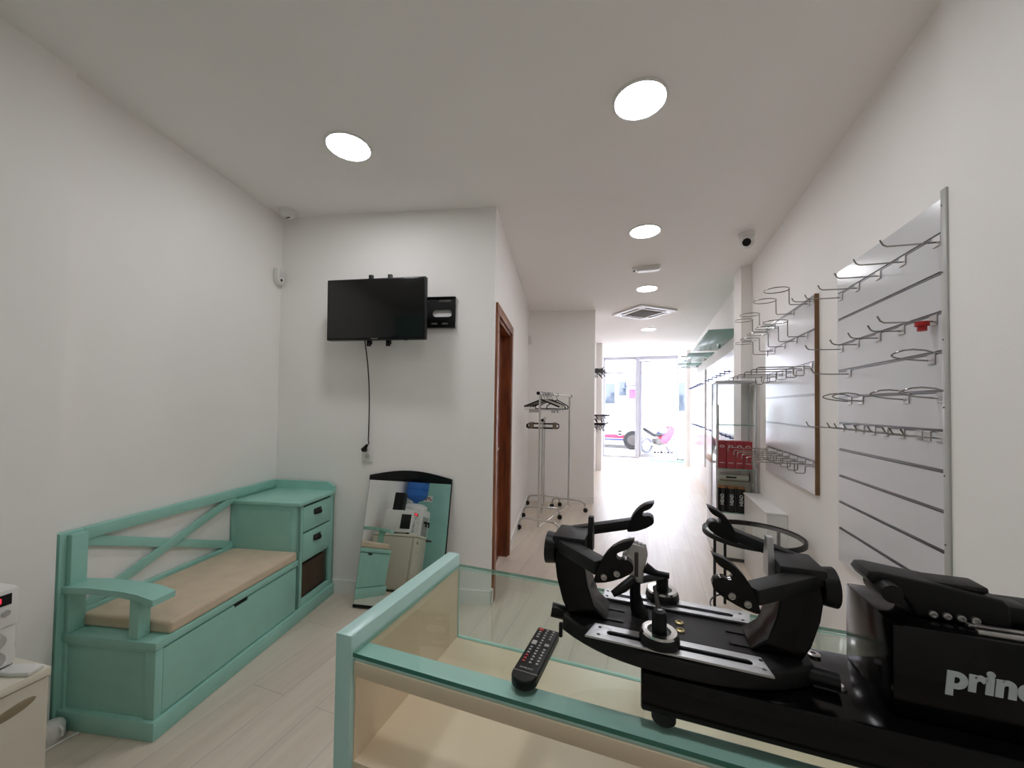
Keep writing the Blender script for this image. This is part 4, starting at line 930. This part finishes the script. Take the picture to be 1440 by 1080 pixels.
for i in range(3):
    x = VX0+0.05 + i*0.0725; lbx = f'{ORD[i]} black tube with copper lid from the left, bottom of the cabinet'
    if tb0 is None:
        t_ = Thing('ball_tube', lbx, 'tube', (x, VY0+0.05, 0.413), 0, 'black tubes in the glass cabinet'); tb0 = t_.o
        t_.part('can', lathe([(0.0, 0.0), (0.032, 0.0), (0.034, 0.004), (0.034, 0.205), (0, 0.205)], (0, 0, 0), 'Z', 28), BLACKG)
        t_.part('lid', lathe([(0.035, 0.203), (0.035, 0.218), (0.0, 0.22)], (0, 0, 0), 'Z', 28), COPPER)
        t_.part('print', text_bm('HEAD', 0.036, 0.0006, Matrix.Translation((0.012, -0.0345, 0.06)) @ Matrix.Rotation(PI/2, 4, 'X') @ Matrix.Rotation(PI/2, 4, 'Z'), 0.001), wh)
    else: dup(tb0, (x, VY0+0.05, 0.413), 0, lbx)
ty = VY0+0.105
bsup = bx(VX0+0.02, VX1-0.03, VY0+0.10, VY0+0.19, 0.413, 0.665, 0.004)
single('kraft_carton', bsup, paint('brown grey card', (168, 160, 140), 0.7), 'beige grey carton behind the black tubes in the glass cabinet', 'box')
T = Thing('ball_pack', 'pale silver tube lying across the carton in the glass cabinet', 'tube', ((VX0+VX1)/2, VY0+0.13, 0.666))
T.part('sleeve', cyl((-0.11, 0, 0.034), (0.115, 0, 0.034), 0.034, 24), paint('silver grey sleeve', (206, 202, 190), 0.35, 0.15))
T.part('lid', cyl((0.115, 0, 0.034), (0.125, 0, 0.034), 0.035, 24), BLACK)
T.part('print', bx(-0.06, 0.02, -0.0355, -0.034, 0.028, 0.042), BLACK)
# white podium with oak top beyond the cabinet, white column of literature on it
T = Thing('white_podium', 'white pedestal with oak top standing beyond the glass cabinet', 'pedestal', (0.68, 4.16, 0), 0, None, True)
T.part('body', bx(0.558, 0.798, 4.0, 4.30, 0.0, 0.80, 0.003), WGLOSS)
T.part('top', bx(0.55, 0.798, 3.99, 4.31, 0.80, 0.842, 0.003), OAK)
T = Thing('white_cylinder', 'white upright roll with a red band standing on the oak topped pedestal', 'roll', (0.62, 4.2, 0.842))
T.part('tube', lathe([(0.0, 0.0), (0.032, 0.0), (0.032, 0.5), (0.0, 0.502)], (0, 0, 0), 'Z', 24), WPLAST)
T.part('band', lathe([(0.0325, 0.10), (0.033, 0.102), (0.033, 0.155), (0.0325, 0.157)], (0, 0, 0), 'Z', 24), REDPLAST)
# low white boxing along the wall
T = Thing('low_cabinet', 'low white boxed cabinet against the right wall under the slat panel', 'cabinet', (0.82, 3.37, 0), 0, None, True)
T.part('body', bx(0.765, XR-0.001, 3.052, 3.70, 0, 0.585), WGLOSS)
T.part('top', bx(0.757, XR-0.001, 3.045, 3.705, 0.585, 0.60, 0.002), WGLOSS)

# round side table
tcx, tcy, tr_, tz = 0.598, 2.70, 0.272, 0.545
T = Thing('side_table', 'round black rimmed glass side table with slim black legs', 'side table', (tcx, tcy, 0))
T.part('rim', lathe([(tr_-0.016, tz-0.024), (tr_, tz-0.022), (tr_, tz+0.002), (tr_-0.004, tz+0.005), (tr_-0.016, tz+0.004), (tr_-0.016, tz-0.024)], (0, 0, 0), 'Z', 64), BLACK)
T.part('glass', lathe([(0.0, tz-0.004), (tr_-0.0165, tz-0.004), (tr_-0.0165, tz+0.002), (0.0, tz+0.002)], (0, 0, 0), 'Z', 64), GLASS)
for a in (140, 118, 318, 40):
    x, y = 0.235*math.cos(math.radians(a)), 0.235*math.sin(math.radians(a))
    T.part('leg', bx(x-0.008, x+0.008, y-0.008, y+0.008, 0.0, tz-0.02, 0.001), BLACK)
rg = tube([(0.225*math.cos(a), 0.225*math.sin(a), 0.07) for a in [2*PI*k/40 for k in range(40)]], 0.005, 8, closed=True)
T.part('foot_ring', rg, BLACK)

# ------------------------------------------------------------------ clothes rails
def rail(label, p, q, h, half, wheel=True):
    p = Vector((p[0], p[1], 0)); q = Vector((q[0], q[1], 0)); d = (q-p).normalized(); s = Vector((d.y, -d.x, 0)); Zv = Vector((0, 0, 1))
    T = Thing('clothes_rail', label, 'clothes rail', (p+q)/2, 0, 'chrome clothes rails', True)
    for e, c in ((-1, p), (1, q)):
        T.part('upright', tube([c + Zv*0.06, c + Zv*(h*0.5), c + Zv*(h-0.006)], 0.0115, 12), CHROME)
        pts = [c - s*half + Zv*0.055, c - s*half + Zv*0.085, c - s*(half-0.014) + Zv*0.113, c - s*(half-0.05) + Zv*0.128, c + Zv*0.135, c + s*(half-0.05) + Zv*0.128, c + s*(half-0.014) + Zv*0.113, c + s*half + Zv*0.085, c + s*half + Zv*0.055]
        f_ = T.part('foot', tube(pts, 0.0115, 12), CHROME)
        for sg in (-1, 1):
            w_ = c + s*half*sg + Zv*0.026
            T.part('castor', merge(cyl(w_ - d*0.011 + s*sg*0.006, w_ + d*0.011 + s*sg*0.006, 0.027, 20), cyl(w_ + Zv*0.02, w_ + Zv*0.034, 0.010, 12)), BLACK, f_)
    T.part('base_bar', tube([p + Zv*0.062, q + Zv*0.062], 0.009, 10), CHROME)
    T.part('top_bar', tube([p - d*0.04 + Zv*h, q + d*0.04 + Zv*h], 0.0135, 14), WPLAST)
    T.part('end_cap', cyl(p - d*0.055 + Zv*h, p - d*0.038 + Zv*h, 0.018, 14), BLACK); T.part('end_cap', cyl(q + d*0.038 + Zv*h, q + d*0.055 + Zv*h, 0.018, 14), BLACK)
    return p, q, d, s
pA = (-1.06, 3.80); qA = (-0.945, 4.78)
A = rail('taller chrome clothes rail on castors with many hangers on it', pA, qA, 1.435, 0.215)
pB = (-1.165, 4.30); qB = (-1.29, 4.86)
Bq = rail('lower chrome clothes rail on castors standing behind the taller one', pB, qB, 1.14, 0.205)
def hanger(label, mat, clips):
    T = Thing('coat_hanger', label, 'hanger', (0, 0, 0), 0, 'hangers on the taller rail')
    # local: x across the rail, origin on top of the bar
    hk = [(0.019*math.cos(a), 0, -0.019*0 + 0.019*math.sin(a) - 0.0) for a in [math.radians(-35 + 215*k/10) for k in range(11)]]
    hk = [(x, 0, z - 0.0165) for x, _, z in hk]; hk += [(-0.017, 0, -0.03), (0.0, 0, -0.045), (0.0, 0, -0.075)]
    hk.reverse(); T.part('hook', tube(hk, 0.003, 8), mat if mat is BLACK else STEEL)
    if not clips:
        bm = tube([(-0.21, 0, -0.155), (-0.19, 0, -0.135), (-0.02, 0, -0.078), (0, 0, -0.072), (0.02, 0, -0.078), (0.19, 0, -0.135), (0.21, 0, -0.155), (0.205, 0, -0.170), (0.18, 0, -0.174), (-0.18, 0, -0.174), (-0.205, 0, -0.170)], 0.0062, 10, closed=True)
        T.part('shoulders', bm, mat)
    else:
        bm = tube([(-0.205, 0, -0.150), (-0.02, 0, -0.084), (0, 0, -0.076), (0.02, 0, -0.084), (0.205, 0, -0.150)], 0.009, 10)
        T.part('shoulders', bm, mat)
        T.part('cross_bar', tube([(-0.2, 0, -0.152), (-0.195, 0, -0.185), (0.195, 0, -0.185), (0.2, 0, -0.152)], 0.0028, 8), STEEL)
        for sx in (-0.13, 0.13): T.part('clip', bx(sx-0.012, sx+0.012, -0.008, 0.008, -0.215, -0.175, 0.002), STEEL)
    return T.o
ph = {('b', False): hanger('h', BLACK, False), ('w', True): hanger('h', paint('pale wooden hanger', (206, 196, 180), 0.5), True), ('k', True): hanger('h', BLACK, True)}
seen = set(); angA = math.atan2(-A[2].x, A[2].y)
lay = [(0.03, 'k', True, 0.10), (0.06, 'w', True, -0.05), (0.09, 'k', True, 0.06), (0.12, 'w', True, -0.12), (0.15, 'k', True, 0.05), (0.18, 'k', True, 0.20), (0.22, 'b', False, 0.30), (0.27, 'b', False, 0.45), (0.40, 'b', False, 0.60)]
for i, (t, c, cl, tw) in enumerate(lay):
    pos = A[0] + A[2]*t*1.3 + Vector((0, 0, 1.435 + 0.0132))
    kind = {'b': 'black tubular', 'w': 'pale wooden clip', 'k': 'black clip'}[c]
    lb = f'{kind} hanger, {ORD[i]} from the near end of the taller rail'
    r = ph[(c, cl)]
    if (c, cl) not in seen:
        seen.add((c, cl)); r.location = pos; r.rotation_euler = (0, 0, angA - tw); r['label'] = lb
    else: dup(r, pos, angA - tw, lb)
# trouser hangers on the lower rail
def clip_hanger():
    T = Thing('trouser_hanger', 'x', 'hanger', (0, 0, 0), 0, 'trouser hangers on the lower rail')
    hk = [(0.019*math.cos(a), 0, 0.019*math.sin(a) - 0.0165) for a in [math.radians(-35 + 215*k/10) for k in range(11)]] + [(-0.017, 0, -0.03), (0.0, 0, -0.045), (0.0, 0, -0.06)]
    T.part('hook', tube(hk[::-1], 0.0022, 8), STEEL)
    T.part('bar', tube([(-0.17, 0, -0.06), (0.17, 0, -0.06), (0.19, 0, -0.07), (0.19, 0, -0.10), (0.17, 0, -0.112), (-0.17, 0, -0.112), (-0.19, 0, -0.10), (-0.19, 0, -0.07)], 0.006, 8, closed=True), BLACK)
    for sx in (-0.14, 0.14): T.part('clip', bx(sx-0.022, sx+0.022, -0.01, 0.01, -0.115, -0.045, 0.003), paint('brown clip', (120, 105, 88), 0.5))
    return T.o
c0 = clip_hanger(); angB = math.atan2(-Bq[2].x, Bq[2].y)
for i, (t, tw) in enumerate(((0.05, 0.0), (0.10, 0.12), (0.15, -0.08), (0.20, 0.1))):
    pos = Bq[0] + Bq[2]*t + Vector((0, 0, 1.14+0.0132)); lb = f'{ORD[i]} black trouser hanger from the near end of the lower rail'
    if i == 0: c0.location = pos; c0.rotation_euler = (0, 0, angB - tw); c0['label'] = lb
    else: dup(c0, pos, angB - tw, lb)

# ------------------------------------------------------------------ dark display hooks on the far left wall
def wall_rack(label, y0, z, seed, n=7):
    rnd = random.Random(seed)
    T = Thing('hook_rack', label, 'hook rack', (-1.02, y0, z), 0, 'hook racks on the far left wall', True)
    T.part('back_rail', bx(-1.019, -1.005, y0-0.45, y0+0.45, z-0.012, z+0.012, 0.003), DGREY)
    for k in range(n):
        y = y0 - 0.4 + k*0.8/(n-1); L = 0.24 + 0.14*rnd.random(); dz = 0.03*rnd.random()
        T.part('prong', tube([(-1.006, y, z), (-1.0+L-0.03, y, z+dz*0.3), (-1.0+L, y, z+0.02+dz)], 0.006, 8), BLACK)
        for j in range(3):
            x = -1.0+0.05+0.085*j; h = 0.07 + 0.07*rnd.random()
            T.part('clip', tube([(x, y, z+0.008), (x+0.02, y, z-0.02), (x, y, z-h*0.5), (x+0.025, y, z-h)], 0.0055, 6), BLACK)
wall_rack('upper rack of black hooks on the far left wall', 7.1, 1.97, 3)
wall_rack('middle rack of black hooks on the far left wall', 7.1, 1.15, 5)
wall_rack('lowest rack of black hooks on the far left wall', 7.15, 0.99, 9)

# ------------------------------------------------------------------ light
wd = bpy.data.worlds.new('sky'); scene.world = wd; wd.use_nodes = True
nt = wd.node_tree; bg = nt.nodes['Background']
bg.inputs['Color'].default_value = (0.88, 0.89, 1.06, 1); bg.inputs['Strength'].default_value = 12.5

# ------------------------------------------------------------------ camera
f_px, cx, cy, yaw, pit, roll = 534.0, 720.3, 558.3, 0.345184, 0.023566, 0.01496
wv = Vector((-math.sin(yaw)*math.cos(pit), math.cos(yaw)*math.cos(pit), math.sin(pit)))
rv = Vector((math.cos(yaw), math.sin(yaw), 0)); uv = rv.cross(wv)
r2 = rv*math.cos(roll) + uv*math.sin(roll); u2 = -rv*math.sin(roll) + uv*math.cos(roll)
cam = bpy.data.cameras.new('camera'); co = bpy.data.objects.new('camera', cam); COL.objects.link(co)
co.matrix_world = basis(r2, u2, -wv, (0, 0, 1.3))
cam.sensor_width = 36.0; cam.lens = f_px*36/1440; cam.shift_x = -(cx-720)/1440; cam.shift_y = (cy-540)/1440
cam.clip_start = 0.02; cam.clip_end = 200
scene.camera = co
vs_ = scene.view_settings
vs_.view_transform = 'Standard'; vs_.look = 'None'; vs_.gamma = 1.0; vs_.exposure = 0.41; vs_.use_curve_mapping = False
scene.cycles.max_bounces = 16; scene.cycles.diffuse_bounces = 12; scene.cycles.transparent_max_bounces = 24; scene.cycles.glossy_bounces = 6
scene.cycles.sample_clamp_indirect = 12.0
scene.cycles.use_denoising = True
